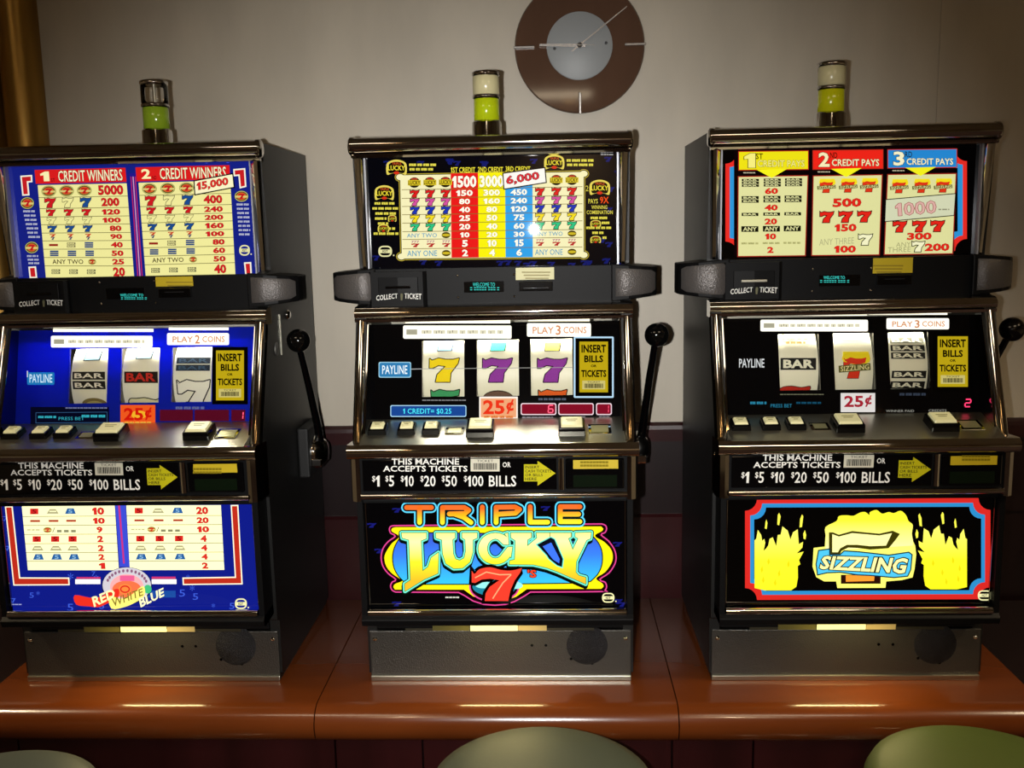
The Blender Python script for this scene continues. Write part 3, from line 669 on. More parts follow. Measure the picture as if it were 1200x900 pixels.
def center_top(a):
    a.bg(L('05060f', .6))
    rr = random.Random(5)
    for i in range(46):
        x, y = rr.uniform(430, 724), rr.choice([rr.uniform(182, 200), rr.uniform(200, 306), rr.uniform(302, 308)])
        if 462 < x < 686 and 190 < y < 303: continue
        a.seven(x, y, x+9, y+6, L('141c6a', .8), 1.5)
    cr = L('f2ecb8', .95)
    for k, (d, mt) in enumerate(((1.8, L('c8b23a', .8)), (.9, L('1c160a', .2)), (0, cr))):
        a.poly(grow([(469, 205.5), (684, 201.5), (684, 301), (471, 303)], d), mt, 2+k*.3)
        for x, y in ((469, 207.6), (684, 203.6), (684, 298.8), (470.6, 300.6)): a.poly(ell(x, y, 4.6+d, 3.6+d, 16), mt, 2+k*.3)
    Q = [(469.5, 206.2), (683.5, 202.2), (683.5, 300.6), (471, 302.6)]
    rows = [0, .168, .273, .372, .472, .575, .678, .772, .886, 1]
    cols = [.274, .424, .572, .722]
    for i, c in enumerate((RED, 'f0e80c', BLU)):
        a.poly([bil(Q, cols[i], -.02), bil(Q, cols[i+1], -.02), bil(Q, cols[i+1], 1), bil(Q, cols[i], 1)], L(c, 1), 3)
    for r in rows[1:-1]: a.line(bil(Q, .005, r), bil(Q, .995, r), .7, L('8a7434', .7), 3.5)
    vals = [('1500', '3000', None), ('150', '300', '450'), ('80', '160', '240'), ('40', '80', '120'), ('25', '50', '75'), ('20', '40', '60'), ('10', '20', '30'), ('5', '10', '15'), ('2', '4', '6')]
    for r, vv in enumerate(vals):
        for c, t in enumerate(vv):
            if not t: continue
            mid = (cols[c]+cols[c+1])/2; hw = .066 if r == 0 else (.016 if len(t) == 1 else (.030 if len(t) == 2 else .045))
            if t.startswith('1') and len(t) < 3 and r: hw *= .85
            g = .012 if r == 0 else .016
            t0, t1 = rows[r]+g, rows[r+1]-g
            a.text(t, [bil(Q, mid-hw, t0), bil(Q, mid+hw, t0), bil(Q, mid+hw, t1), bil(Q, mid-hw, t1)], L(WHITE_, 1.05), 5, .04, (L(('b01010', 'b4a408', '1a5fa8')[c], .9), .07))
    sev = [None, 'd81c1c', 'd0509c', '1c34b0', 'f0d820', '2cc080', None, None, None]
    for side, xs in ((0, (.075, .16, .245)), (1, (.762, .852, .938))):
        for r in range(9):
            t0, t1 = rows[r], rows[r+1]; tm = (t0+t1)/2
            if r in (6, 8):
                t = 'ANY TWO' if r == 6 else 'ANY ONE'
                x0, x1 = xs[0]-(.045 if side == 0 else .028), xs[1]+.035
                a.text(t, [bil(Q, x0, t0+.022), bil(Q, x1, t0+.022), bil(Q, x1, t1-.022), bil(Q, x0, t1-.022)], L('4a9cc4', .85), 4, .005)
                c = bil(Q, xs[2], tm); a.poly(ell(c[0], c[1], 5.2, 3.7, 14), L('5a4a12', .6), 4); a.poly(ell(c[0], c[1], 4.8, 1.6, 14), L('d8c028', .8), 4.5)
                continue
            for k, x in enumerate(xs):
                c = bil(Q, x, tm)
                if r == 0:
                    if side == 1 and k == 0: continue
                    a.poly(ell(c[0], c[1], 6.8, 6.2, 18), L('2a200c', .3), 4); a.rect(c[0]-7.6, c[1]-3, c[0]+7.6, c[1]+3.4, L('e0c828', .85), 4.4); a.text('LUCKY', (c[0]-7, c[1]-2.2, c[0]+7, c[1]+2.6), L('4a3808', .4), 5, .02); a.rect(c[0]-3.5, c[1]-5.2, c[0]+3.5, c[1]-3.4, L('c8402a', .8), 4.4)
                elif r == 7:
                    a.text('777', (c[0]-4.6, c[1]-4, c[0]+4.6, c[1]-1.2), L('b05088', .8), 4, .02); a.seven(c[0]-4.5, c[1]-.8, c[0]+5, c[1]+3.8, L('c02a2a', .8), 4)
                else: a.seven(c[0]-5, c[1]-4, c[0]+5.2, c[1]+4, L(sev[r], .95), 4.5, L('3a2a1a', .5), .7)
    a.text('1ST CREDIT', (528.5, 196, 557, 202.4), L('f4e63c', 1), 4, .012); a.text('2ND CREDIT', (560, 195.6, 589.5, 201.8), L('f4e63c', 1), 4, .012); a.text('3RD CREDIT', (592.5, 195, 621.5, 201), L('f4e63c', 1), 4, .012)
    tag_ = [(590, 203.6), (638, 197.2), (639.5, 213.4), (591.2, 221)]
    a.poly(grow(tag_, 1.3), L('141414', .1), 6); a.poly(tag_, L('f4f0e8', 1), 7)
    a.text('6,000', [(593, 206.8), (631, 201), (632.5, 211.5), (594, 217.6)], L('d42a36', 1), 9, .02, (L('4a1418', .4), .05))
    yl = L('e8dc50', .85)
    for x0, y0, x1, y1 in ((453, 187.5, 476.5, 205.5), (638, 181.5, 661, 199), (439.5, 217.5, 461.5, 235), (691, 211, 714.5, 229)): lucky_badge(a, x0, y0, x1, y1)
    for x0, x1, y in ((479.5, 511, 191.8), (480, 509, 197), (664, 695.5, 186.6), (664.5, 695, 191.8)): fine(a, x0, x1, y, 2.9, yl)
    for i, (x0, x1) in enumerate(((439, 464), (436.5, 466.5), (440, 464), (439.5, 453), (443, 455), (443, 463), (438, 467))):
        fine(a, x0, x1, 237+i*5.9, 2.8, yl)
    lucky_badge(a, 455, 252, 464.5, 260); lucky_badge(a, 443, 263, 456, 272)
    a.text('2', (686.5, 217.5, 689.5, 224), yl, 3); a.text("PAYS", (689.5, 233, 700.5, 238.5), yl, 3, .01); a.text('9X', (703, 230.5, 713.5, 238.5), L('e84a14', 1), 3, .02)
    a.text('WINNING', (693, 240.6, 711.5, 245), yl, 3, .01); a.text('COMBINATION', (687.5, 246.6, 718, 251), yl, 3, .01)
    for i, (x0, x1) in enumerate(((692, 712), (705, 714), (687, 718), (694, 708), (706, 713))): fine(a, x0, x1, 254+i*5.8, 2.8, yl)
    lucky_badge(a, 692, 258, 704, 266); lucky_badge(a, 692, 276.5, 704, 285)
    emblem(a, 443.5, 288, 459.5, 301)
    fine(a, 704, 719, 180.6, 1.3, L('c8c8c8', .6))

def center_belly(a):
    a.bg(L('040406', .5))
    rr = random.Random(11)
    for i in range(54):
        x, y = rr.uniform(430, 724), rr.uniform(588, 706)
        if 446 < x < 716 and 600 < y < 702: continue
        a.seven(x, y, x+11, y+5.5, L('15186c', .8), 1.4)
    a.zoom(430, 580, 6.43); X = lambda z: z+964.5
    half_l = [(205, 226), (178, 232), (165, 255), (176, 290), (208, 310), (160, 345), (118, 400), (103, 470), (118, 540), (160, 596), (212, 636), (188, 652), (174, 684), (186, 718), (215, 735)]
    half_r = [(X(270), 735), (X(805), 731), (X(836), 716), (X(846), 686), (X(832), 652), (X(796), 636), (X(862), 590), (X(908), 520), (X(917), 460), (X(900), 400), (X(856), 340), (X(806), 300), (X(832), 286), (X(846), 256), (X(836), 226), (X(806), 213)]
    bot = [(690, 738), (735, 762), (800, 803), (880, 828), (965, 834), (X(80), 828), (X(150), 806), (X(222), 766)]
    o = smooth(half_l, 3, False)+bot+smooth(half_r, 3, False)
    a.poly(o, L('d8408c', .95), 2); a.poly(grow(o, -9), L('3a0818', .4), 2.4); a.poly(grow(o, -19), L('180408', .2), 2.7)
    yo = smooth([(215, 242), (190, 250), (186, 270), (205, 285), (232, 300), (236, 325), (190, 362), (150, 420), (132, 470), (146, 535), (190, 590), (252, 632), (262, 650), (215, 668), (200, 690), (212, 712)], 3, False)+[(730, 712), (800, 762), (880, 792), (965, 800), (X(80), 792), (X(160), 766), (X(240), 708)]+smooth([(X(800), 706), (X(818), 688), (X(808), 664), (X(770), 640), (X(770), 618), (X(830), 580), (X(876), 515), (X(888), 460), (X(872), 405), (X(820), 350), (X(762), 318), (X(760), 296), (X(800), 275), (X(816), 255), (X(800), 236)], 3, False)
    a.poly(yo, L('f2dc10', 1), 3)
    bl = G('blue_sky_print', [(0, '2ab8f0'), (.45, '2a78ee'), (1, '2c18a0')], .207, .308)
    inn = smooth([(300, 285), (245, 335), (210, 400), (198, 470), (208, 545), (240, 605), (272, 640)], 3, False)+[(300, 668), (545, 668), (760, 668), (X(235), 664), (X(560), 660), (X(690), 655)]+smooth([(X(720), 645), (X(770), 595), (X(800), 530), (X(806), 460), (X(795), 400), (X(765), 345), (X(720), 300)], 3, False)
    a.poly(grow(inn, 8), L('141008', .2), 3.4); a.poly(inn, bl, 3.8)
    # the seven's round niche
    a.poly(ell(960, 690, 190, 118, 30, -20, 200), L('d8408c', .95), 4.0); a.poly(ell(960, 690, 178, 106, 30, -20, 200), L('20060e', .3), 4.2)
    a.poly(ell(960, 690, 165, 70, 26), L('1c7f96', .9), 4.4); a.poly(ell(880, 676, 66, 26, 20), L('8ee0d8', 1), 4.6); a.poly(ell(X(160), 680, 50, 26, 20), L('8ee0d8', 1), 4.6)
    # LUCKY
    Lp = [(262, 284), (448, 284), (448, 326), (408, 342), (420, 572), (462, 540), (486, 470), (540, 432), (536, 588), (430, 634), (288, 722), (286, 668), (330, 640), (318, 336), (268, 322)]
    Up = [(520, 284), (664, 284), (664, 322), (645, 334), (650, 440), (668, 482), (700, 492), (734, 474), (746, 420), (742, 334), (718, 320), (718, 284), (830, 284), (830, 322), (798, 336), (797, 430), (776, 502), (722, 548), (655, 552), (596, 514), (572, 440), (566, 336), (522, 322)]
    ca, cb = (968, 402), 128
    Cp = [(ca[0]+cb*math.cos(math.radians(t)), ca[1]-118*math.sin(math.radians(t))) for t in range(45, 331, 15)]+[(X(120), 470), (X(132), 388), (X(96), 392)]+[(ca[0]+62*math.cos(math.radians(t)), ca[1]-74*math.sin(math.radians(t))) for t in range(310, 50, -20)]+[(X(66), 372), (X(104), 372), (X(98), 284), (X(74), 290)]
    KY = [(X(120), 284), (X(276), 284), (X(276), 318), (X(246), 334), (X(243), 384), (X(318), 322), (X(312), 284), (X(414), 284), (X(576), 284), (X(576), 312), (X(552), 326), (X(586), 412), (X(628), 326), (X(606), 312), (X(606), 284), (X(724), 280), (X(720), 326), (X(690), 338), (X(612), 500), (X(608), 580), (X(632), 606), (X(684), 620), (X(684), 668), (X(560), 614), (X(470), 574), (X(390), 545), (X(290), 522), (X(110), 520), (X(112), 494), (X(150), 486), (X(156), 342), (X(122), 320)]
    hole = [(X(318), 372), (X(420), 318), (X(448), 332), (X(512), 480), (X(505), 540), (X(470), 528), (X(408), 478), (X(392), 452)]
    letters = (Lp, Up, Cp, KY)
    yg = G('lucky_yellow', [(0, 'f0b414'), (.35, 'f8e81c'), (.7, 'fdf6a8'), (1, 'f6ec58')], .207, .308)
    sh = [(x, y+30) for x, y in Lp]
    for p in letters:
        q = [(x-4, y+18) for x, y in p]; a.stroke(q+[q[0]], 42, L('0a1410', .2), 4.6)
    for p in letters: a.stroke(p+[p[0]], 44, L('0e4636', .5), 5)
    for p in letters: a.stroke(p+[p[0]], 30, L('6ee0c8', 1), 5.4)
    for p in letters: a.stroke(p+[p[0]], 10, L('1a8a4a', .8), 5.8)
    for p in letters: a.poly(p, yg, 6.2)
    a.poly(grow(hole, 8), L('6ee0c8', 1), 6.6); a.poly(hole, L('10182c', .3), 6.9); a.poly([(X(360), 385), (X(424), 356), (X(488), 480), (X(484), 512), (X(440), 486)], L('3a6ef0', .95), 7.2)
    for x in (X(276), X(414), X(576)): a.line((x, 284), (x, 316), 5, L('8a6a10', .6), 6.6)
    # the red seven
    sv = smooth([(790, 566), (812, 592), (850, 556), (930, 542), (1010, 562), (1090, 566), (X(204), 548)], 3, False)+[(X(204), 548), (X(192), 580), (X(150), 640), (X(118), 712), (X(100), 796), (888, 796), (895, 738), (925, 690), (985, 648), (1000, 640), (930, 628), (866, 634), (816, 660), (790, 656)]
    a.poly(grow(sv, 22), L('120606', .2), 7.4); a.poly(sv, G('seven_red', [(0, 'e83018'), (.6, 'e63c22'), (1, 'f2562c')], .205, .262), 7.8)
    a.stroke([(818, 620), (900, 578), (1000, 598), (X(120), 596)], 9, L('f8a070', 1), 8.2); a.stroke([(X(120), 600), (X(60), 660), (985, 720), (950, 775)], 9, L('f8a070', 1), 8.2)
    a.text("'S", (X(245), 560, X(312), 620), L('e84020', 1), 8.4, .03, (L('120606', .2), .08))
    # TRIPLE
    tp = [[(300, 92), (488, 92)], [(398, 92), (398, 205)], [(570, 205), (570, 92), (735, 92), (768, 112), (738, 137), (622, 140)], [(660, 140), (730, 165), (785, 205)], [(870, 88), (870, 205)], [(974, 205), (974, 90), (X(150), 88), (X(186), 106), (X(155), 134), (X(25), 142)], [(X(266), 86), (X(266), 202), (X(398), 202)], [(X(640), 86), (X(492), 86), (X(492), 198), (X(640), 198)], [(X(492), 142), (X(630), 142)]]
    tg = G('triple_orange', [(0, 'f8ec20'), (.45, 'fac41c'), (1, 'ee6418')], .307, .336)
    for p in tp: a.stroke(p, 82, L('58c8ee', 1), 8)
    for p in tp: a.stroke(p, 60, L('0a2a30', .3), 8.6)
    for p in tp: a.stroke(p, 36, tg, 9.2)
    a.zoom(0, 0, 1)
    emblem(a, 705.5, 694.5, 720, 706); fine(a, 522, 538, 699, 1.6, L('e0e0d0', .8))
    fine(a, 577, 592, 585.8, 1.2, L('c0c0b0', .5))
def c_reel(k):
    def f(a):
        dk = L('201408', .1); P_ = lambda h: P(h, .9)
        x0 = (503, 565.5, 630)[k]; x1 = x0+33; top, mid, bot = (('7aa0d8', 'f0d41c', '3f9a5e'), ('40cca0', '8a3a96', '6a5040'), ('e8dc58', '8a3a96', 'e06024'))[k]
        a.poly([(x0+9, 399.5), (x1-5, 399.2), (x1-7, 410.5), (x0+8, 411)], P_('2a2016'), 2); a.poly([(x0+10, 399.5), (x1-6, 399.2), (x1-8, 409.6), (x0+9, 410)], P_(top), 2.5)
        a.seven(x0, 419.3, x1+1.5, 447, P_(mid), 3, P_('1c1408'), 1.1)
        if k == 1: a.poly(ell(583, 466, 18, 9, 20, 180, 360), P_(bot), 2); a.ring(ell(583, 466, 18.5, 9.5, 24), 1, P_('2a2016'), 2.4)
        else:
            a.seven(x0+1, 456, x1+1.5, 484, P_(bot), 3, P_('1c1408'), 1.1, vmax=.27)
    return f
def white_sign(a, q, l=3):
    a.poly(rrect(*q, 1.8), L('fbf8e8', 1.25), l)
def common_reel(a, q1, q2, play, strips):
    for q in strips: a.rect(*q, L('fff8dc', 1.5), 2)
    white_sign(a, q1); white_sign(a, q2)
    x0, y0, x1, y1 = q2; or_ = L('d89068', .9); w_ = x1-x0; h = y1-y0
    a.text('PLAY', (x0+w_*.09, y0+h*.28, x0+w_*.42, y0+h*.78), or_, 4, .014); a.text(play, (x0+w_*.45, y0+h*.16, x0+w_*.53, y0+h*.88), or_, 4, .02); a.text('COINS', (x0+w_*.57, y0+h*.26, x0+w_*.93, y0+h*.76), or_, 4, .014)
    x0, y0, x1, y1 = q1; w_ = x1-x0; h = y1-y0
    a.rect(x0+w_*.03, y0+h*.3, x0+w_*.13, y0+h*.7, L('b4b098', .8), 4); fine(a, x0+w_*.17, x0+w_*.92, y0+h*.36, h*.26, L('d9d4b8', 1), 4)
def price(a, q, bgc, ink, logo=None, l=3, lit=1):
    a.rect(*q, L(bgc, lit), l); x0, y0, x1, y1 = q; w_, h = x1-x0, y1-y0
    a.text('25', (x0+w_*.1, y0+h*.14, x0+w_*.66, y0+h*.74), L(ink, lit), l+1, .03); a.text('¢', (x0+w_*.7, y0+h*.12, x0+w_*.9, y0+h*.72), L(ink, lit), l+1, .03)
    if logo: fine(a, x0+w_*.12, x1-w_*.12, y0+h*.8, h*.09, L(logo, lit), l+1)
SEG = {'0': 'abcdef', '1': 'bc', '2': 'abged', '5': 'afgcd', '6': 'afgedc'}
def led(a, ch, x0, y0, x1, y1, mat, l=5):
    w_, h = x1-x0, y1-y0; s = .16*w_+.3; sl = .12*w_
    P_ = {'a': ((.1, 0), (.9, 0)), 'b': ((.95, .05), (.95, .45)), 'c': ((.95, .55), (.95, .95)), 'd': ((.1, 1), (.9, 1)), 'e': ((.05, .55), (.05, .95)), 'f': ((.05, .05), (.05, .45)), 'g': ((.1, .5), (.9, .5))}
    for c in SEG[ch]:
        p, q = P_[c]; a.line((x0+w_*p[0]+sl*(1-p[1]), y0+h*p[1]), (x0+w_*q[0]+sl*(1-q[1]), y0+h*q[1]), s, mat, l)
def center_reel(a):
    common_reel(a, (472.5, 381.5, 599.5, 397), (617.5, 378.8, 692.5, 394.6), '3', [(475, 374.5, 598, 379), (619, 372.6, 691, 376.6)])
    bl = L('2f80b8', .85); a.poly(rrect(443.8, 424.2, 481.8, 442.6, 2), L('9fd0e4', .9), 2); a.poly(rrect(444.8, 425.2, 480.8, 441.6, 2), bl, 3)
    a.text('PAYLINE', (448, 428.2, 477.5, 438.4), L('e8f4f8', 1), 4, .012)
    a.line((482, 432.6), (494, 432.4), .8, L('d8d8d8', .6), 3)
    a.line((494, 432.4), (673, 430.6), .7, L('b8b8b0', .6), 3)
    insert_sign(a, (679, 400.4, 712.5, 459.8), 3, 'b8dcf4')
    for i, (x0, y0, x1, y1) in enumerate(((494.5, 398.6, 544.6, 465.6), (558.4, 398.4, 608.6, 465.2), (621.6, 397.2, 672, 464.4))):
        pass
    a.poly(rrect(457.5, 474.8, 546.6, 488.6, 2), L('a8d4ec', .9), 2); a.poly(rrect(458.6, 475.9, 545.5, 487.5, 1.6), L('1c4a9a', .8), 3)
    a.text('1 CREDIT= $0.25', (472.5, 478.8, 529, 485.8), L('48e0f0', 1.1), 4, .008)
    price(a, (561.6, 464.8, 606.8, 493), 'f2e8dc', 'e23218', 'e08040'); a.rect(563.5, 467, 605, 489, L('f0a878', .9), 3.4)
    fine(a, 495, 546, 468.3, 1.5, L('a0a0a0', .5)); fine(a, 631, 665, 466.6, 2.4, L('6a7488', .5))
    for (x0, x1), t in zip(((610.2, 652), (654.2, 695.8), (698.4, 717)), (('6',), (), ('1',))):
        y0, y1 = 472.4, 486.4
        a.poly(rrect(x0, y0, x1, y1, 2.4), L('f0d8e0', .9), 2); a.poly(rrect(x0+1.2, y0+1.2, x1-1.2, y1-1.2, 1.8), L('8a1028', .8), 3)
        for t_ in t: led(a, t_, x1-(10 if t_ == '6' else 6), y0+2.6, x1-4, y1-2.8, L('ff5a78', 1.4))
    fine(a, 612, 648, 488.4, 2.2, L('b0a8b0', .6)); a.text('CREDITS', (665, 488, 686, 491.2), L('c8c0c8', .8), 3, .01); fine(a, 702, 714, 487.8, 1.8, L('a8a0a8', .6))

# ---------------- the left machine: red, white and blue pay tables
def bars(a, c, w_, h, col, n=1, l=4, ink=None):
    hh = h/n
    for i in range(n):
        y0 = c[1]-h/2+i*hh; a.rect(c[0]-w_/2, y0+.25, c[0]+w_/2, y0+hh-.25, col, l)
        if ink: a.text('BAR', (c[0]-w_*.4, y0+hh*.24, c[0]+w_*.4, y0+hh*.76), ink, l+.5, .03)
def rosette(a, c, rx, ry, l=4):
    a.poly(ell(c[0], c[1], rx, ry, 20), L('2c5a2c', .6), l); a.ring(ell(c[0], c[1], rx*.96, ry*.96, 20), rx*.1, L('d8cc70', .8), l+.3); a.poly(ell(c[0], c[1], rx*.72, ry*.68, 18), L('d8642a', .9), l+.5)
    a.seven(c[0]-rx*.42, c[1]-ry*.5, c[0]+rx*.45, c[1]+ry*.5, L('c01c20', .9), l+1)
    a.rect(c[0]-rx*.86, c[1]-ry*.1, c[0]+rx*.86, c[1]+ry*.24, L('e8d880', .8), l+.8)
def left_top(a):
    a.bg(L('18248e', .75))
    for px_ in (70, 120, 170, 205, 240, 265): a.poly(ell(px_+2, 194-px_*.018, 3.2, 1.7, 12), L('4a5cf0', .9), 1.4)
    def col(Q, head, big, vals, first):
        a.poly([bil(Q, -.02, -.165), bil(Q, 1.0, -.165), bil(Q, 1.0, -.015), bil(Q, -.02, -.015)], L('d41c1c', 1), 2)
        a.text(head, [bil(Q, .04, -.145), bil(Q, .14, -.145), bil(Q, .14, -.04), bil(Q, .04, -.04)], L('f4ecb0', 1), 4, .03); a.text('ST' if head == '1' else 'ND', [bil(Q, .155, -.07), bil(Q, .2, -.07), bil(Q, .2, -.03), bil(Q, .155, -.03)], L('500808', .5), 4)
        a.text('CREDIT WINNERS', [bil(Q, .24, -.15), bil(Q, .96, -.15), bil(Q, .96, -.03), bil(Q, .24, -.03)], L('f4ecc0', 1), 4, .012, (L('500808', .5), .04))
        a.poly(Q, L(CREAM, .95), 2)
        rows = [0, .135, .255, .345, .43, .52, .605, .695, .785, .875, 1]
        for r in rows[1:-1]: a.line(bil(Q, 0, r), bil(Q, 1, r), .7, L('7a7440', .7), 2.6)
        xs = first
        for r in range(10):
            t0, t1 = rows[r], rows[r+1]; tm = (t0+t1)/2
            v = vals[r]
            if v:
                wd = {3: .20, 4: .28, 2: .13}[len(v)]; x1 = .955 if r == 0 else .9
                g = .016
                a.text(v, [bil(Q, x1-wd, t0+g), bil(Q, x1, t0+g), bil(Q, x1, t1-g), bil(Q, x1-wd, t1-g)], L('cc1a20', 1), 4, .03, (L('6a1410', .5), .05))
            for k, x in enumerate(xs):
                c = bil(Q, x, tm)
                if r == 0: rosette(a, c, 8.6, 6.6)
                elif r == 1: 
                    cc = ('cc1a20', None, '1c4a8c')[k]; a.seven(c[0]-6, c[1]-5.4, c[0]+6.6, c[1]+5.4, L(cc or CREAM, .95), 4, L('4a4430', .6), .6)
                elif r in (2, 3, 4):
                    cc = ('cc1a20', CREAM, '1c4a8c')[r-2]; a.seven(c[0]-5, c[1]-3.6, c[0]+5.4, c[1]+3.6, L(cc, .95), 4, L('6a6440' if r == 3 else '3a2a20', .6), .5)
                elif r == 5:
                    a.seven(c[0]-3.6, c[1]-3.6, c[0]+3.6, c[1]-.2, L('cc3a20', .9), 4); a.seven(c[0]-2.4, c[1]-.2, c[0]+2.4, c[1]+3.4, L('4a4a6a', .9), 4)
                elif r == 6:
                    if k == 0: bars(a, c, 10.4, 3, L('a02018', .8))
                    elif k == 1: bars(a, c, 10, 6.4, L('8a8458', .8), 2, 4, L(CREAM, .9))
                    else: bars(a, c, 10, 7, L('2c4c84', .8), 3)
                elif r == 7: bars(a, c, 10, 7, L('2c4c84', .8), 3)
                elif r == 8: pass
                else: bars(a, c, 10, 6, L('6a6a4a', .8), 2, 4, L(CREAM, .9))
        t0, t1 = rows[8]+.02, rows[9]-.02
        a.text('ANY TWO', [bil(Q, xs[0]-.03, t0), bil(Q, xs[1]+.12, t0), bil(Q, xs[1]+.12, t1), bil(Q, xs[0]-.03, t1)], L('4a3a10', .6), 4, .01)
        rosette(a, bil(Q, xs[2]+.02, (rows[8]+rows[9])/2), 4.6, 3.6)
    QL = [(44.4, 217), (148.6, 214.8), (157.5, 325.5), (54, 325)]
    col(QL, '1', '', ['5000', '200', '120', '100', '80', '90', '40', '50', '25', '20'], (.12, .32, .52))
    QR = [(162.5, 214.2), (270, 211.6), (276, 321.5), (171, 324)]
    col(QR, '2', '', [None, '400', '240', '200', '160', '100', '80', '60', '50', '40'], (.115, .315, .52))
    # tilted prize tag
    tq = [(228.5, 212.6), (272.6, 204.4), (274.2, 219), (229.4, 227.6)]
    a.poly(grow(tq, 1.4), L('141408', .1), 6); a.poly(tq, L('f4eec0', 1), 7); a.text('15,000', [(231, 214), (267.4, 207.6), (268.4, 218), (231.6, 224.6)], L('d42a26', 1), 9, .03, (L('5a1410', .4), .05))
    # red corner brackets, rosettes and side notes
    wt, rd = L('f0ecd8', 1), L('c01c22', 1)
    for pts in ([(24, 206), (38, 205), (38.4, 213.5), (33.5, 214), (35, 229), (26.5, 229.5)], [(273.5, 198.2), (287.6, 197), (289, 219), (281, 221), (279.6, 206.2), (274, 206.8)], [(33.5, 312.5), (42.5, 312), (44, 326), (35, 326)], [(286, 307.5), (294.6, 307), (295.4, 322), (287.6, 322.4)]):
        a.poly(pts, wt, 3); a.poly(grow(pts, -1.7), rd, 4)
    rosette(a, (32.4, 238), 8, 7); rosette(a, (37.6, 290), 8, 7); rosette(a, (283.2, 230), 8.2, 6.6)
    yw = L('c8cce8', .7)
    for i in range(7): fine(a, 27.5+i*1.0, 41+i*1.0, 246.5+i*5, 2.3, yw)
    for i in range(3): fine(a, 32+i*.8, 45+i*.6, 299+i*4.2, 2.1, yw)
    for i in range(8): fine(a, 277.4+i*.4, 291.6+i*.3, 238.5+i*5, 2.3, yw)
    emblem(a, 280.5, 287, 293, 299.6); fine(a, 272.5, 284, 188.2, 1.4, L('d0d4e0', .8))
    # striped post between the tables
    a.poly([(151.5, 203), (159.6, 203), (167.5, 325.6), (160.6, 325.6)], L('24188c', .9), 3)
    for k in range(3):
        o = 1.2+k*2.5; a.poly([(152+o, 207), (153.1+o, 207), (161.4+o, 325.6), (160.2+o, 325.6)], L(('c02a58', 'e0a0c0', 'c02a58')[k], .9), 4)
def left_belly(a):
    a.bg(L('12209a', .55))
    rr = random.Random(9)
    for i in range(46):
        x, y = rr.uniform(4, 284), rr.uniform(592, 708)
        if 22 < x < 262 and y < 666: continue
        if y < 686 and 8 < x < 30: continue
        s_ = rr.uniform(4, 7); a.text(rr.choice('57*'), (x, y, x+s_, y+s_*1.2), L('3c5cd8', .8), 1.5)
    def tab(Q, xs, vals):
        a.poly(Q, L('f6f2b8', 1.05), 2); rows = [0, .16, .30, .44, .585, .725, .86, 1]
        for r in rows[1:-1]: a.line(bil(Q, 0, r), bil(Q, 1, r), .7, L('8a8454', .8), 2.6)
        for r in range(7):
            t0, t1 = rows[r], rows[r+1]; tm = (t0+t1)/2; v = vals[r]; wd = .062*len(v); x1 = xs[3]+wd/2
            a.text(v, [bil(Q, x1-wd, t0+.026), bil(Q, x1, t0+.026), bil(Q, x1, t1-.022), bil(Q, x1-wd, t1-.022)], L('cc2420', 1), 4, .035, (L('7a2018', .5), .055))
            for k in range(3):
                c = bil(Q, xs[k], tm)
                if r in (0, 3, 4, 5):
                    kind = k if r == 0 else r-3
                    if kind == 0: a.rect(c[0]-4.8, c[1]-3.3, c[0]+4.8, c[1]+3.3, L('cc2420', .95), 4); a.text('5', (c[0]-2.4, c[1]-2.6, c[0]+2.4, c[1]+2.6), L('8a1010', .7), 4.5, .02)
                    elif kind == 1: a.poly([(c[0]-3.6, c[1]-2.6), (c[0]+3.4, c[1]-2.6), (c[0]+7, c[1]+2.8), (c[0]-7, c[1]+2.8)], L('b0aa80', .8), 4); a.rect(c[0]-4, c[1]-.6, c[0]+4, c[1]+.8, L('f6f2b8', 1), 4.4)
                    else: a.poly([(c[0]-3.6, c[1]-3.4), (c[0]+4, c[1]-3.4), (c[0]+6.4, c[1]+3.2), (c[0]-6.4, c[1]+3.2)], L('245a98', .9), 4); a.text('5', (c[0]-2.4, c[1]-2.2, c[0]+2.4, c[1]+2.4), L('8ab8d8', .8), 4.5, .02)
                elif r == 1: bars(a, c, 11.5, 2.8, L('a83020', .9))
                elif r == 2 and k == 1:
                    c2 = bil(Q, xs[0]+.07, tm); rosette(a, (c2[0]+6, c2[1]), 5, 3.4); fine(a, c2[0]-18, c2[0]-2, c2[1]-.8, 1.5, L('c8c290', .9), 4)
                    a.line((c2[0]+12, c2[1]+3), (c2[0]+14.5, c2[1]-3), .8, L('6a6440', .7), 4)
                    for j in range(3): a.rect(c2[0]+17+j*8.3, c2[1], c2[0]+22.6+j*8.3, c2[1]+2.8, L('8a8a68', .8), 4)
    tab([(25.8, 593.2), (134.6, 592.4), (139.5, 668), (33, 668)], (.13, .33, .52, .82), ['10', '10', '9', '2', '2', '2', '1'])
    tab([(148.2, 592.2), (259, 591.8), (263, 667.6), (152.4, 668)], (.13, .335, .54, .80), ['20', '20', '10', '4', '4', '4', '2'])
    # red frame with cream edges
    for pts in ([(6, 593), (15.2, 593), (24, 676.4), (81.5, 676.6), (82, 685.6), (16, 686)], [(270.5, 591.6), (279.5, 591.4), (284.6, 684.6), (214.5, 685.4), (214, 676.6), (275.4, 675.6)]):
        a.poly(pts, L('f0e8c8', 1), 3); a.poly(grow(pts, -1.4), L('b02818', .95), 4)
    a.rect(88.5, 678.6, 118, 684.2, L('f6f2ec', 1), 3); a.rect(90, 676, 118, 678.2, L('c03068', .9), 3)
    a.rect(178, 678.6, 207, 684.2, L('f6f2ec', 1), 3); a.rect(178, 675.6, 206, 678.2, L('c03068', .9), 3)
    # striped post
    a.poly([(135.2, 592), (147.6, 592), (152.2, 664), (140.4, 664)], L('3848c8', .9), 3); a.poly([(138.6, 592), (141, 592), (146.6, 660), (144.6, 660)], L('c03078', .9), 4)
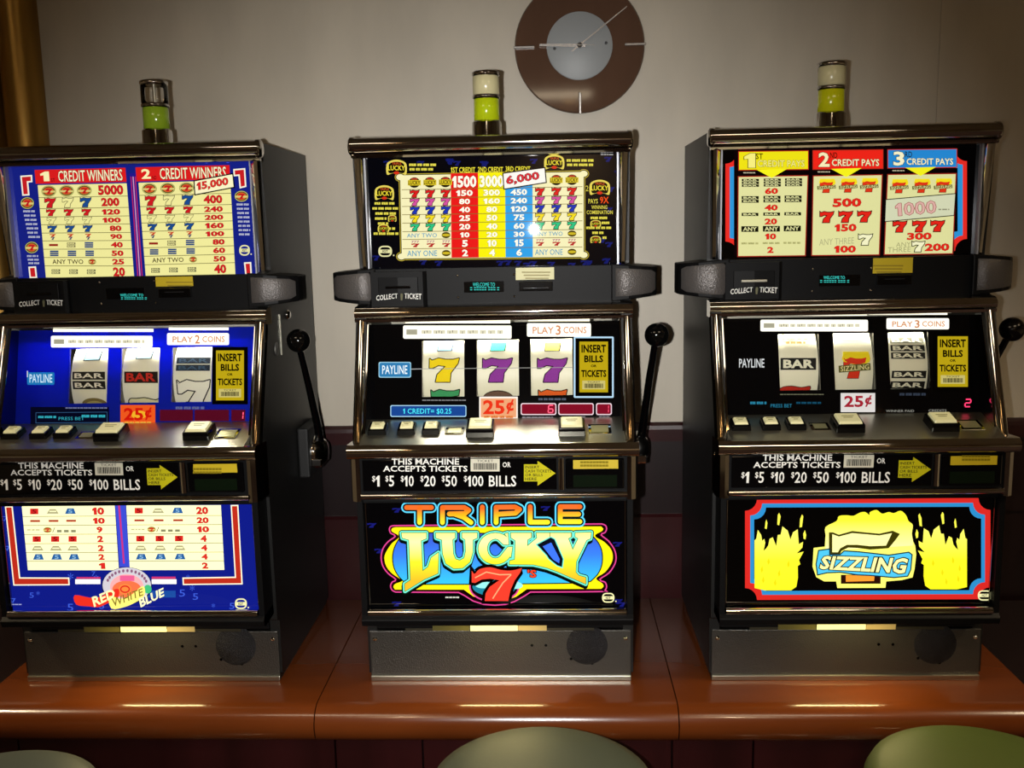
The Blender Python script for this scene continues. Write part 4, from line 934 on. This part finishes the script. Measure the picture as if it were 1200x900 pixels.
    # round medal and ribbon
    a.poly(ell(149, 686, 29.6, 21.8, 32), L('101c60', .5), 5); a.poly(ell(149, 685.4, 28.4, 20.8, 32), L('c8c4cc', .9), 5.4)
    for t in range(200, 345, 12): a.poly(ell(149+23.6*math.cos(math.radians(t)), 685.4+17*math.sin(math.radians(t)), 1.5, 2, 8), L('8a5a78', .8), 5.8)
    a.poly(ell(149, 687, 19.6, 14.4, 28), L('f0a0a0', 1), 5.8); a.poly(ell(149, 690, 17, 10, 24), L('e86a40', 1), 6.2)
    a.rect(141, 674, 158, 680.4, L('d85888', 1), 6.4); a.poly(ell(147, 690, 7.6, 6, 18), L('f08038', 1), 6.6); a.ring(ell(147, 690, 6, 4.6, 18), 1.8, L('c83020', 1), 7)
    a.poly(ell(173.5, 690, 4.6, 5.2, 14), L('40b878', .9), 6)
    rib = smooth([(88, 697), (106, 700), (118, 699), (130, 692), (140, 690), (138, 702), (128, 706), (116, 711), (104, 710), (90, 708)], 3)
    a.poly(rib, L('d82a1c', 1), 7.2)
    a.text('RED', [(108, 699.4), (134, 689), (136, 699), (111, 711)], L('f6e8a8', 1), 8.2, .03)
    a.poly(smooth([(128.6, 698), (142, 701), (154, 697), (168, 686), (170, 697), (160, 705), (146, 711), (131, 712.6)], 3), L('f0e070', 1), 7.6)
    a.text('WHITE', [(131, 701), (167.6, 688.6), (168.4, 697), (133, 711)], L('8a7a28', .7), 8.6, .01)
    a.rect(172, 692, 206, 700, L('1c50a8', .7), 1.6)
    a.text('BLUE', [(163, 701), (192, 688), (193, 698), (165.6, 711.6)], L('f4eeb8', 1), 8.2, .03)
    emblem(a, 275.5, 701, 289.5, 713.5); fine(a, 13, 27, 707.5, 1.2, L('a8b0e0', .7))
def l_reel(k):
    def f(a):
        dk, wt = P('16140c'), P('e6e2cc')
        if k == 0:
            a.poly([(96, 410), (115, 409.6), (113.8, 421.6), (94.2, 422.2)], P('2a3036'), 2); a.poly([(97, 410), (113.6, 409.6), (112.4, 420.4), (95.4, 421)], P('88b8c0'), 2.5)
            for y in (435.2, 446.2):
                a.rect(83.2, y, 121.4, y+9.4, dk, 2); a.text('BAR', (85.6, y+2, 119.4, y+7.6), wt, 3, .02)
            a.poly(ell(105, 473, 15, 7.4, 18, 180, 360), P('7a6a3a'), 2); a.poly(ell(105, 474, 11, 5, 18, 180, 360), P('b0a45c'), 2.5)
        elif k == 1:
            a.poly([(158, 409), (176, 408.6), (174.8, 419.6), (155.4, 420.2)], P('3a4046'), 2); a.poly([(159, 409), (174.6, 408.6), (173.4, 418.6), (156.6, 419.2)], P('90bcc4'), 2.5)
            a.rect(144, 435, 183.4, 448.4, P('1c1008'), 2); a.text('BAR', (146.4, 436.8, 181, 446.6), P('b8281c'), 3, .03)
            pts = smooth([(147.5, 473), (147.5, 466), (156, 465.4), (166, 464.6), (178, 467), (184, 464.6), (182.6, 473)], 3); a.poly(pts, dk, 2); a.poly(grow(pts, -1.2), P('dcd6a0'), 3)
        else:
            for y, h in ((418, 7.6), (426.8, 7.4)):
                a.rect(204.6, y, 244.6, y+h, P('1a2430'), 2); a.text('BAR', (207.5, y+1.5, 242, y+h-1.5), P('3c5468'), 3, .02)
            a.seven(206, 445, 244.6, 482, P('e8e4cc'), 3, dk, 1.3, vmax=.70)
    return f
def left_reel(a):
    common_reel(a, (60, 393.6, 179, 407.2), (196, 390.4, 268.6, 404.4), '2', [(62.5, 385.4, 180, 389), (198, 383.8, 268, 387)])
    a.poly(rrect(32, 436.4, 64, 451, 1.5), L('1c78b8', .9), 2); a.text('PAYLINE', (35, 438.6, 61.6, 448.4), L('c8e4f0', 1), 4, .012); a.line((32.4, 434.6), (32.4, 442), 1, L('e8e8e8', .9), 3)
    insert_sign(a, (253.4, 410.8, 286, 469.2), 3)
    a.rect(36, 477, 128, 500.6, L('0a1034', .3), 1.5); a.ring([(42, 483.4), (126, 482.6), (126, 495.4), (42, 496)], .6, L('3a6a98', .6), 2)
    tq = L('30a8b8', .9); fine(a, 45, 66, 487.4, 2.6, tq); a.text('PRESS BET', (69, 488.6, 99, 492.4), tq, 3); fine(a, 96, 125, 486.2, 3, tq)
    price(a, (141.4, 474.6, 182.2, 499.2), 'e4541c', 'c81408', 'f0b040'); a.poly(ell(163, 486, 9, 5, 18), L('f4b428', .9), 3.4)
    fine(a, 77, 125.6, 477.4, 1.5, L('8890c0', .6)); fine(a, 206, 239.6, 476.6, 3, L('6a74b0', .6))
    for (x0, x1), t in zip(((187.4, 226.2), (228.2, 268.4), (271.2, 287.6)), ('', '', '1')):
        a.rect(x0, 480.2, x1, 493.4, L('5c0c24', .7), 2)
        if t: led(a, t, x1-8, 482.6, x1-2.6, 491, L('ff5a78', 1.4))
    a.text('WINNER PAID', (191, 495.4, 222.6, 499), L('c0c4dc', .8), 3, .01); a.text('CREDITS', (239, 495.2, 259.4, 498.8), L('c0c4dc', .8), 3, .01); fine(a, 275, 286, 494.6, 2.4, L('a8a8c8', .6))

# ---------------- the right machine: flames
def notched(x0, y0, x1, y1, r):
    o = []
    for cx, cy_, a0, a1 in ((x1, y0, 180, 90), (x1, y1, 270, 180), (x0, y1, 360, 270), (x0, y0, 90, 0)):
        o += ell(cx, cy_, r, r, 5, 0, 0)[:0]+[(cx+r*math.cos(math.radians(a0+(a1-a0)*i/5)), cy_+r*math.sin(math.radians(a0+(a1-a0)*i/5))) for i in range(6)]
    return o
def hot_seven(a, c, w_, h, l=4, ink=L):
    a.rect(c[0]-w_*.36, c[1]-h*.5, c[0]+w_*.44, c[1]-h*.1, ink('f2e020'), l); a.poly(smooth([(c[0]-w_*.4, c[1]-h*.2), (c[0]-w_*.2, c[1]-h*.5), (c[0]+w_*.1, c[1]-h*.42), (c[0]+w_*.4, c[1]-h*.5), (c[0]+w_*.46, c[1]-.1*h), (c[0], c[1])], 3), ink('f0d81c'), l+.2)
    a.seven(c[0]-w_*.34, c[1]-h*.28, c[0]+w_*.36, c[1]+h*.5, ink('d83418'), l+.5, ink('6a1408'), .6)
    a.poly([(c[0]-w_*.5, c[1]+h*.04), (c[0]+w_*.48, c[1]-.06*h), (c[0]+w_*.5, c[1]+h*.2), (c[0]-w_*.48, c[1]+h*.3)], ink('5a5a1e'), l+1)
    a.text('SIZZLING', [(c[0]-w_*.44, c[1]+h*.07), (c[0]+w_*.44, c[1]-h*.02), (c[0]+w_*.45, c[1]+h*.17), (c[0]-w_*.43, c[1]+h*.26)], ink('e8e0a0'), l+1.5, .01)
def right_top(a):
    a.bg(L('030304', .4))
    rd = notched(850, 178, 1133, 297, 14); a.poly([(x, y-(x-850)*.011) for x, y in rd], L('e02a22', 1), 1.6)
    nb = notched(855, 183, 1128, 292, 13); a.poly([(x, y-(x-850)*.011) for x, y in nb], L('2c90d0', 1), 2); nk = notched(860, 186, 1122, 288, 14); a.poly([(x, y-(x-850)*.011) for x, y in nk], L('050508', .3), 2.4)
    a.rect(860, 172, 1118, 300, L('12040a', .4), 2.6)
    cols = [((866, 178.2, 946.6, 199), 'e8dc14', '1', 'ST', 'f0e87c'), ((953, 177, 1034, 198), 'e82418', '2', 'ND', 'f2e6b4'), ((1040.6, 176, 1120.6, 196.6), '2484cc', '3', 'RD', 'f2ecc4')]
    for (q, c, n, s_, ink) in cols:
        x0, y0, x1, y1 = q; a.poly([(x0-1, y0-1), (x1+1, y0-2), (x1+1, y1), (x0-1, y1+1)], L('c83020', .8), 3); a.poly([(x0, y0), (x1, y0-1), (x1, y1-1), (x0, y1)], L(c, 1), 3.4)
        ol = (L('6a5c08', .6) if n == '1' else L('3a0c08', .5) if n == '2' else L('0c2c50', .6), .05)
        a.text(n, (x0+6, y0+1.6, x0+19, y1-2.4), L(ink, 1), 5, .03, ol); a.text(s_, (x0+19.6, y0+1.6, x0+28, y0+8.4), L('241c04', .4), 4, .01)
        a.text('CREDIT PAYS', (x0+21.5, y0+9.6, x1-4, y1-3.4), L(ink, 1), 5, .02, ol)
        mx = (x0+x1)/2-2; a.poly([(mx-18, y1), (mx+18, y1-1), (mx, y1+9.6)], L('f0ec1c', 1), 5)
        fine(a, x0+5, mx-19, y1+2.8, 1.3, L('d8d0b0', .7))
    boxes = [[(865.6, 207.6), (946, 206.4), (943, 299), (865, 300)], [(953.4, 206.8), (1033, 205.4), (1029.6, 298), (951.6, 298.8)], [(1040.6, 205.2), (1119.6, 204), (1115.6, 296.6), (1036.6, 297.8)]]
    for B in boxes: a.poly(grow(B, 1.2), L('a8281c', .8), 3); a.poly(B, L('e9e8a4', .86), 3.4)
    rd_ = L('dc2418', 1); ol = (L('6a1a10', .5), .05)
    def num(B, t, u, v0, v1, wd, x=None): a.text(t, [bil(B, u-wd/2, v0), bil(B, u+wd/2, v0), bil(B, u+wd/2, v1), bil(B, u-wd/2, v1)], rd_, 6, .035, ol)
    B = boxes[0]; dk = L('20200c', .3); cr = L('e9e8a4', .9)
    for v, t, wd in ((.18, '60', .19), (.39, '40', .19), (.565, '20', .18), (.755, '10', .16), (.925, '2', .09)): num(B, t, .48, v-.035, v+.04, wd)
    for k, u in enumerate((.17, .49, .80)):
        c = bil(B, u, .075); bars(a, c, 20, 9.8, dk, 3, 4, cr); c = bil(B, u, .285); bars(a, c, 20, 8.2, dk, 2, 4, cr); c = bil(B, u, .475); bars(a, c, 19.6, 4.2, dk, 1, 4, cr)
        c = bil(B, u, .66); a.rect(c[0]-10, c[1]-3.3, c[0]+10, c[1]+3.3, dk, 4); a.text('ANY', (c[0]-8, c[1]-2.4, c[0]+8, c[1]+2.4), cr, 5, .02); c = bil(B, u, .845); fine(a, c[0]-10, c[0]+10, c[1]-1.4, 2.2, L('c2c07c', .8), 4)
    B = boxes[1]
    for u in (.19, .51, .82): hot_seven(a, bil(B, u, .12), 22, 16)
    num(B, '500', .5, .285, .395, .42)
    for u in (.2, .48, .76): c = bil(B, u, .52); a.seven(c[0]-7.4, c[1]-6.2, c[0]+8.4, c[1]+6.2, rd_, 5, L('4a100a', .5), .9)
    num(B, '150', .49, .61, .705, .32); a.text('ANY THREE', [bil(B, .1, .80), bil(B, .62, .78), bil(B, .62, .86), bil(B, .1, .88)], L('b8b684', .9), 5, .005)
    c = bil(B, .78, .81); a.seven(c[0]-7, c[1]-6, c[0]+9, c[1]+6.4, L('eeecc0', 1), 5, L('30300c', .4), .9); num(B, '100', .49, .885, .975, .32)
    B = boxes[2]
    for u in (.17, .5, .82): hot_seven(a, bil(B, u, .14), 22, 16)
    tq = [(1038, 234.4), (1118.8, 227.4), (1117, 252), (1037, 259.2)]; a.poly(grow(tq, 1), L('0c0c08', .1), 7); a.poly(tq, L('d8dcb8', .9), 7.6)
    a.text('1000', [(1048.6, 238.4), (1096, 234.8), (1096.6, 249.6), (1049.6, 253.4)], L('d8aaa0', 1), 9, .01, (L('a04038', .8), .035)); fine(a, 1099, 1112, 244.6, 1.7, L('a8a888', .8), 9)
    for u in (.2, .49, .76): c = bil(B, u, .655); a.seven(c[0]-7.4, c[1]-6.2, c[0]+8.4, c[1]+6.2, rd_, 5, L('4a100a', .5), .9)
    num(B, '300', .5, .735, .825, .36); a.text('ANY', [bil(B, .16, .855), bil(B, .38, .85), bil(B, .38, .905), bil(B, .16, .91)], L('a8a674', .9), 5); a.text('THREE', [bil(B, .04, .915), bil(B, .38, .91), bil(B, .38, .975), bil(B, .04, .98)], L('a8a674', .9), 5)
    c = bil(B, .485, .91); a.seven(c[0]-6.6, c[1]-5.8, c[0]+8, c[1]+6, L('eeecc0', 1), 5, L('30300c', .4), .9); num(B, '200', .77, .875, .97, .36)
    fine(a, 1120, 1132, 166.4, 1.3, L('c8c8b8', .6))
def flames(a, flip=False):
    F = [(868, 633), (870, 628), (869, 618), (878, 621), (892, 617), (893, 630), (888, 640)]
def right_belly(a):
    a.bg(L('030303', .4))
    sk = lambda p: [(x, y-(x-870)*.0035) for x, y in p]
    a.poly(sk(notched(873, 584.5, 1160.5, 703, 14)), L('e02a24', .75), 1.6); a.poly(sk(notched(879, 590, 1154, 697, 14)), L('2f96d8', .7), 2); a.poly(sk(notched(883.6, 594.6, 1149.6, 692.4, 14)), L('040404', .3), 2.4)
    fy = G('flame_yellow', [(0, 'f0e810'), (.5, 'f6f020'), (1, 'fbf66a')], .18, .30)
    a.zoom(860, 580, 6.43)
    def fl(T):
        body = [(155, 700), (155, 340), (168, 330), (180, 262), (205, 300), (212, 345), (228, 330), (236, 360), (222, 420), (240, 405), (258, 380), (268, 330), (292, 318), (318, 385), (330, 300), (352, 298), (365, 236), (405, 268), (425, 335), (445, 280), (480, 258), (488, 370), (520, 352), (515, 395), (472, 440), (525, 425), (490, 490), (500, 520), (480, 535), (482, 620), (470, 690), (430, 718), (230, 718)]
        a.poly([T(p) for p in body], fy, 3)
        for p in ([(238, 200), (244, 184), (252, 210), (246, 256), (232, 250)], [(330, 150), (340, 134), (352, 160), (340, 228), (326, 222)], [(498, 180), (512, 146), (522, 160), (512, 240), (494, 244)], [(522, 290), (534, 264), (544, 300), (538, 334), (524, 328)]): a.poly([T(q) for q in p], L('ece64a', 1), 3)
        for x, y in ((200, 560), (250, 500), (330, 590), (400, 520), (300, 660), (210, 640)): a.poly([T(q) for q in ((x, y), (x+14, y-30), (x+20, y+8), (x+8, y+26))], L('d8cc10', 1), 3.4)
    fl(lambda p: p); fl(lambda p: (1910-p[0]-.0*p[1], p[1]-8))
    X = lambda z: z+964.5
    # the seven wrapped in flame with its blue banner
    crown = smooth([(690, 300), (690, 240), (772, 196), (790, 158), (850, 152), (900, 156), (950, 132), (990, 128), (1020, 150), (X(60), 128), (X(110), 112), (X(150), 140), (X(200), 128), (X(240), 136), (X(290), 118), (X(330), 150), (X(350), 195), (X(382), 225), (X(375), 290), (X(385), 350)], 3, False)
    out = [(600, 398), (684, 388)]+crown+[(X(400), 380), (X(408), 450), (X(395), 560), (X(380), 620), (X(300), 640), (X(182), 650), (X(176), 698), (778, 700), (770, 650), (680, 650), (620, 618), (592, 540)]
    a.poly(out, L('f4f06a', 1), 3); a.poly(crown+[(X(380), 380), (690, 420)], G('flame_crown', [(0, 'fbf6b0'), (1, 'f4ec2c')], .25, .31), 3.3)
    a.poly([(805, 600), (X(140), 600), (X(140), 668), (805, 668)], L('3a1408', .4), 3.6); a.poly([(842, 604), (X(94), 604), (X(90), 646), (842, 652)], L('f0902c', 1), 4)
    sev = [(715, 280), (745, 280), (790, 298), (890, 270), (985, 280), (X(130), 290), (X(230), 268), (X(285), 292), (X(250), 340), (X(200), 400), (X(60), 410), (930, 398), (860, 395), (810, 420), (795, 448), (715, 448)]
    a.poly(sev, L('4a4408', .5), 4.2); a.poly([(740, 294), (790, 312), (890, 286), (985, 294), (X(130), 304), (X(225), 286), (X(180), 380), (X(60), 384), (930, 374), (850, 374), (800, 400), (782, 430), (740, 430)], L('f8f4a0', 1), 4.5)
    ban = [(640, 420), (716, 410), (716, 452), (800, 452), (830, 424), (930, 430), (X(60), 440), (X(200), 456), (X(350), 434), (X(372), 450), (X(362), 560), (X(340), 606), (X(240), 616), (X(60), 600), (930, 596), (800, 576), (700, 580), (632, 596), (622, 520)]
    a.poly(grow(ban, 9), L('10384c', .5), 4.8); a.poly(ban, L('48b8e0', 1), 5.2)
    a.text('SIZZLING', [(668, 456), (X(350), 474), (X(318), 592), (640, 556)], L('f6ee9c', 1), 7, .035, (L('2a1c08', .3), .085))
    a.zoom(0, 0, 1)
    emblem(a, 1145.6, 691.5, 1161.6, 703.6)
def r_reel(k):
    def f(a):
        dk, wt = P('14140e'), P('e4e2c4')
        if k == 0:
            fine(a, 918, 950, 394, 3, P('d0b060'), 2); fine(a, 923, 946, 399, 2.6, P('c89a58'), 2)
            a.rect(915.6, 419, 957.4, 433, dk, 2); a.text('BAR', (918.6, 421, 954.6, 431), wt, 3, .04)
            pts = smooth([(919, 458), (919, 453.4), (930, 451.8), (942, 453.4), (952, 452), (948, 458)], 3); a.poly(grow(pts, .9), P('3a0c08'), 2); a.poly(pts, P('b82c1c'), 3)
        elif k == 1:
            hot_seven(a, (1002.6, 427), 38, 31, 3, lambda h: P(h)); a.rect(980, 397.4, 1025, 398.2, P('9a9878'), 2); fine(a, 989, 1016, 393.4, 2.6, P('b8b8a8'), 2)
        else:
            for y in (393.5, 403.4, 412.4): a.rect(1045.6, y, 1085.6, y+7.6, dk if y > 400 else P('7a7a66'), 2); a.text('BAR', (1048, y+1.2, 1083.6, y+6.4), wt, 3, .03)
            for y in (434, 446): a.rect(1047, y, 1087.6, y+8.4, dk, 2); a.text('BAR', (1049.6, y+1.6, 1085, y+6.8), wt, 3, .03)
    return f
def right_reel(a):
    common_reel(a, (891, 374.8, 1017, 388.4), (1038.6, 373, 1112, 386), '3', [(890, 367, 1016, 370), (1018, 366, 1110, 369)])
    a.text('PAYLINE', (866, 420.4, 895.6, 430.8), L('d8dcdc', .9), 4, .012)
    insert_sign(a, (1098.6, 394.2, 1134, 453.4), 3)
    tq = L('2a88a8', .7); fine(a, 879, 898, 470.8, 3, tq); a.text('PRESS BET', (903, 473.4, 928, 477.6), tq, 3); fine(a, 933, 962, 471, 2.4, L('14506a', .7))
    price(a, (985, 460.6, 1025.4, 483), 'd8d4d0', '9c2030')
    fine(a, 914, 965, 461.6, 1.3, L('7a7a60', .6)); fine(a, 1054, 1087, 460.6, 3, L('3a4454', .6))
    a.text('WINNER PAID', (1038, 480.2, 1071, 483), L('9a9a90', .7), 3, .01); a.text('CREDITS', (1088, 479.8, 1109, 482.6), L('9a9a90', .7), 3, .01)
    rd_ = L('ff3a68', 1.6); led(a, '2', 1130, 468, 1137, 476.6, rd_); pass

CREAMLENS = pmat('cream_lens', 'd8cfa0', .22, coat=.4); YGLENS = pmat('yellow_green_lens', 'aebf12', .15, coat=.5, emit='aebf12', es=.12)
GREENLENS = pmat('green_lens', '86a224', .15, coat=.5, emit='86a224', es=.08); YLENS = pmat('mustard_lens', 'b2b00e', .15, coat=.5, emit='b2b00e', es=.12)
CFG = [
 dict(sx=-.6391, kind=0, st=0.736, wins=[(81, 409.6, 124.8, 473), (141.4, 408.4, 185.6, 472), (201.2, 407.2, 247.4, 471)], glass=BLUEGLASS, reels=[l_reel(k) for k in range(3)], reelart=left_reel, top=left_top, belly=left_belly, slot=0,
      disp=((141, 344.2, 168, 347.4), (142, 348.4, 172, 350.8)), cardlab=(190.6, 327, 231, 342), billlab=(219.6, 546, 266.6, 557.6), tower=.036, lens=(GREENLENS, TOWERCLEAR),
      label='slot machine with blue glass and red, white and blue pay tables', ),
 dict(sx=0, kind=1, st=0.74, wins=[(494.6, 399.6, 544.2, 464.8), (558.6, 399.4, 608.4, 464.4), (621.8, 398.2, 671.8, 463.6)], glass=BLACKG, reels=[c_reel(k) for k in range(3)], reelart=center_reel, top=center_top, belly=center_belly, slot=0,
      disp=((554, 331.2, 580, 335.6), (551, 336.6, 585, 340)), cardlab=(607.6, 315.4, 650, 329.6), billlab=(673.4, 538, 719.6, 549.6), tower=-.0085, lens=(YGLENS, CREAMLENS),
      label='slot machine with a red seven under rainbow lettering on its belly glass'),
 dict(sx=.6148, kind=2, st=0.745, wins=[(912.8, 391.8, 961.8, 457.2), (977.4, 391.2, 1026.4, 456.6), (1042, 390.4, 1090.8, 456)], glass=BLACKG, reels=[r_reel(k) for k in range(3)], reelart=right_reel, top=right_top, belly=right_belly, slot=1,
      disp=((965, 323.4, 990, 327), (961, 328.2, 995, 331)), cardlab=(1019, 307.6, 1063.4, 322.6), billlab=(1120.6, 531, 1167, 542.6), tower=-.021, lens=(YLENS, CREAMLENS),
      label='slot machine with yellow flames around a blue banner on its belly glass'),
]
for c in CFG:
    root, tg, st, tb, ip, bg = machine_body(c['sx'], c)
    tag(root, c['label'], 'slot machine', 'slot machines on the counter')
    a = Art(c['sx'], .0725, c['st']-.006, .0725, .937); c['top'](a); a.build('glass_print', tg)
    BOOST = 1.3; a = Art(c['sx'], -.0496, .151, -.0496, .350); c['belly'](a); BOOST = 1.0; a.build('glass_print', bg)
    bill_art(c['sx'], ip, 0); ticket_art(c['sx'], tb)

# ------------------------------------------------------------------ wall clock
ck = tag(empty('wall_clock', (.165, WY-.001, 1.166)), 'round brown wall clock with a silver centre dial and bar markers', 'clock')
b = MB(); b.lathe([(.0, 0), (.126, 0), (.1305, -.004), (.1305, -.012), (.128, -.015), (0, -.015)], (0, 0, 0), CLOCKB, axis='y', n=72); sharp(b.build('clock_face', ck))
b = MB(); b.lathe([(.066, -.0145), (.066, -.0175), (.064, -.0185), (0, -.0185)], (0, 0, 0), DIAL, axis='y', n=56); sharp(b.build('dial', ck))
for ang in (0, 90, 180, 270):
    b = MB(); t = math.radians(ang); d = Vector((math.sin(t), 0, math.cos(t))); n = Vector((d.z, 0, -d.x)); hw = .0026; v = []
    for y in (-.0155, -.0215):
        for r in (.090, .1325):
            for s in (-1, 1): q = d*r+n*hw*s; v.append((q.x, y, q.z))
    b.add(v, [(0, 1, 3, 2), (4, 6, 7, 5), (0, 4, 5, 1), (2, 3, 7, 6), (0, 2, 6, 4), (1, 5, 7, 3)], SILVER); b.build('hour_marker', ck, .0012)
def hand(name, ang, r0, r1, hw, y):
    b = MB(); t = math.radians(ang); d = Vector((math.sin(t), 0, math.cos(t))); n = Vector((d.z, 0, -d.x)); v = []
    for yy in (y, y-.002):
        for r, k in ((r0, 1), (r1, .6)):
            for s in (-1, 1): q = d*r+n*hw*s*k; v.append((q.x, yy, q.z))
    b.add(v, [(0, 1, 3, 2), (4, 6, 7, 5), (0, 4, 5, 1), (2, 3, 7, 6), (0, 2, 6, 4), (1, 5, 7, 3)], SILVER); b.build(name, ck)
hand('hour_hand', 272, -.012, .080, .0034, -.0225); hand('minute_hand', 53, -.02, .118, .0018, -.026); hand('second_hand', 92, -.012, .03, .0006, -.0285)
b = MB(); b.lathe([(.005, -.018), (.005, -.029), (0, -.030)], (0, 0, 0), SILVER, axis='y', n=16); b.build('centre_pin', ck)
for x, z in ((.053, .004), (-.05, -.004)):
    b = MB(); b.lathe([(.003, -.0185), (.003, -.0195), (0, -.0195)], (x, 0, z), pmat('grey_pin', '5a5a5c', .4, .5), axis='y', n=10); b.build('dial_screw', ck)

# ------------------------------------------------------------------ stools in front of the counter
for (x, y, mt, lb) in ((-.74, -.39, VINYLB, 'grey-topped stool in front of the blue slot machine'), (.078, -.338, VINYL, 'olive-grey topped stool in front of the middle slot machine'), (.725, -.332, VINYLG, 'green-topped stool in front of the flame slot machine')):
    e = tag(empty('bar_stool', (x, y, FL+.013 if x > -.5 else FL)), lb, 'stool', 'stools along the counter')
    H = -FL; R = .171
    b = MB(); b.lathe([(0, H+.012), (R*.35, H+.0105), (R*.65, H+.006), (R*.85, H-.001), (R*.96, H-.010), (R, H-.024), (R, H-.046), (R*.97, H-.058), (0, H-.058)], (0, 0, 0), mt, n=56); b.build('seat_cushion', e)
    b = MB(); b.lathe([(R*.9, H-.059), (R+.004, H-.059), (R+.006, H-.066), (R+.004, H-.074), (R*.9, H-.076)], (0, 0, 0), CHROME, n=56); b.build('seat_ring', e)
    b = MB(); b.lathe([(.0, H-.06), (.09, H-.06), (.085, H-.085), (.03, H-.095), (.028, .05), (.05, .035), (0, .035)], (0, 0, 0), CHROME, n=28); b.build('pedestal', e)
    b = MB(); b.lathe([(0, .0), (.2, 0), (.205, .008), (.19, .016), (.06, .036), (0, .038)], (0, 0, 0), CHROMED, n=40); b.build('base_plate', e)
    b = MB(); b.tube([(.15*math.cos(2*PI*k/24), .15*math.sin(2*PI*k/24), .26) for k in range(25)], .009, CHROME, 10); b.tube([(-.15, 0, .26), (.15, 0, .26)], .007, CHROME, 8); b.build('foot_ring', e)
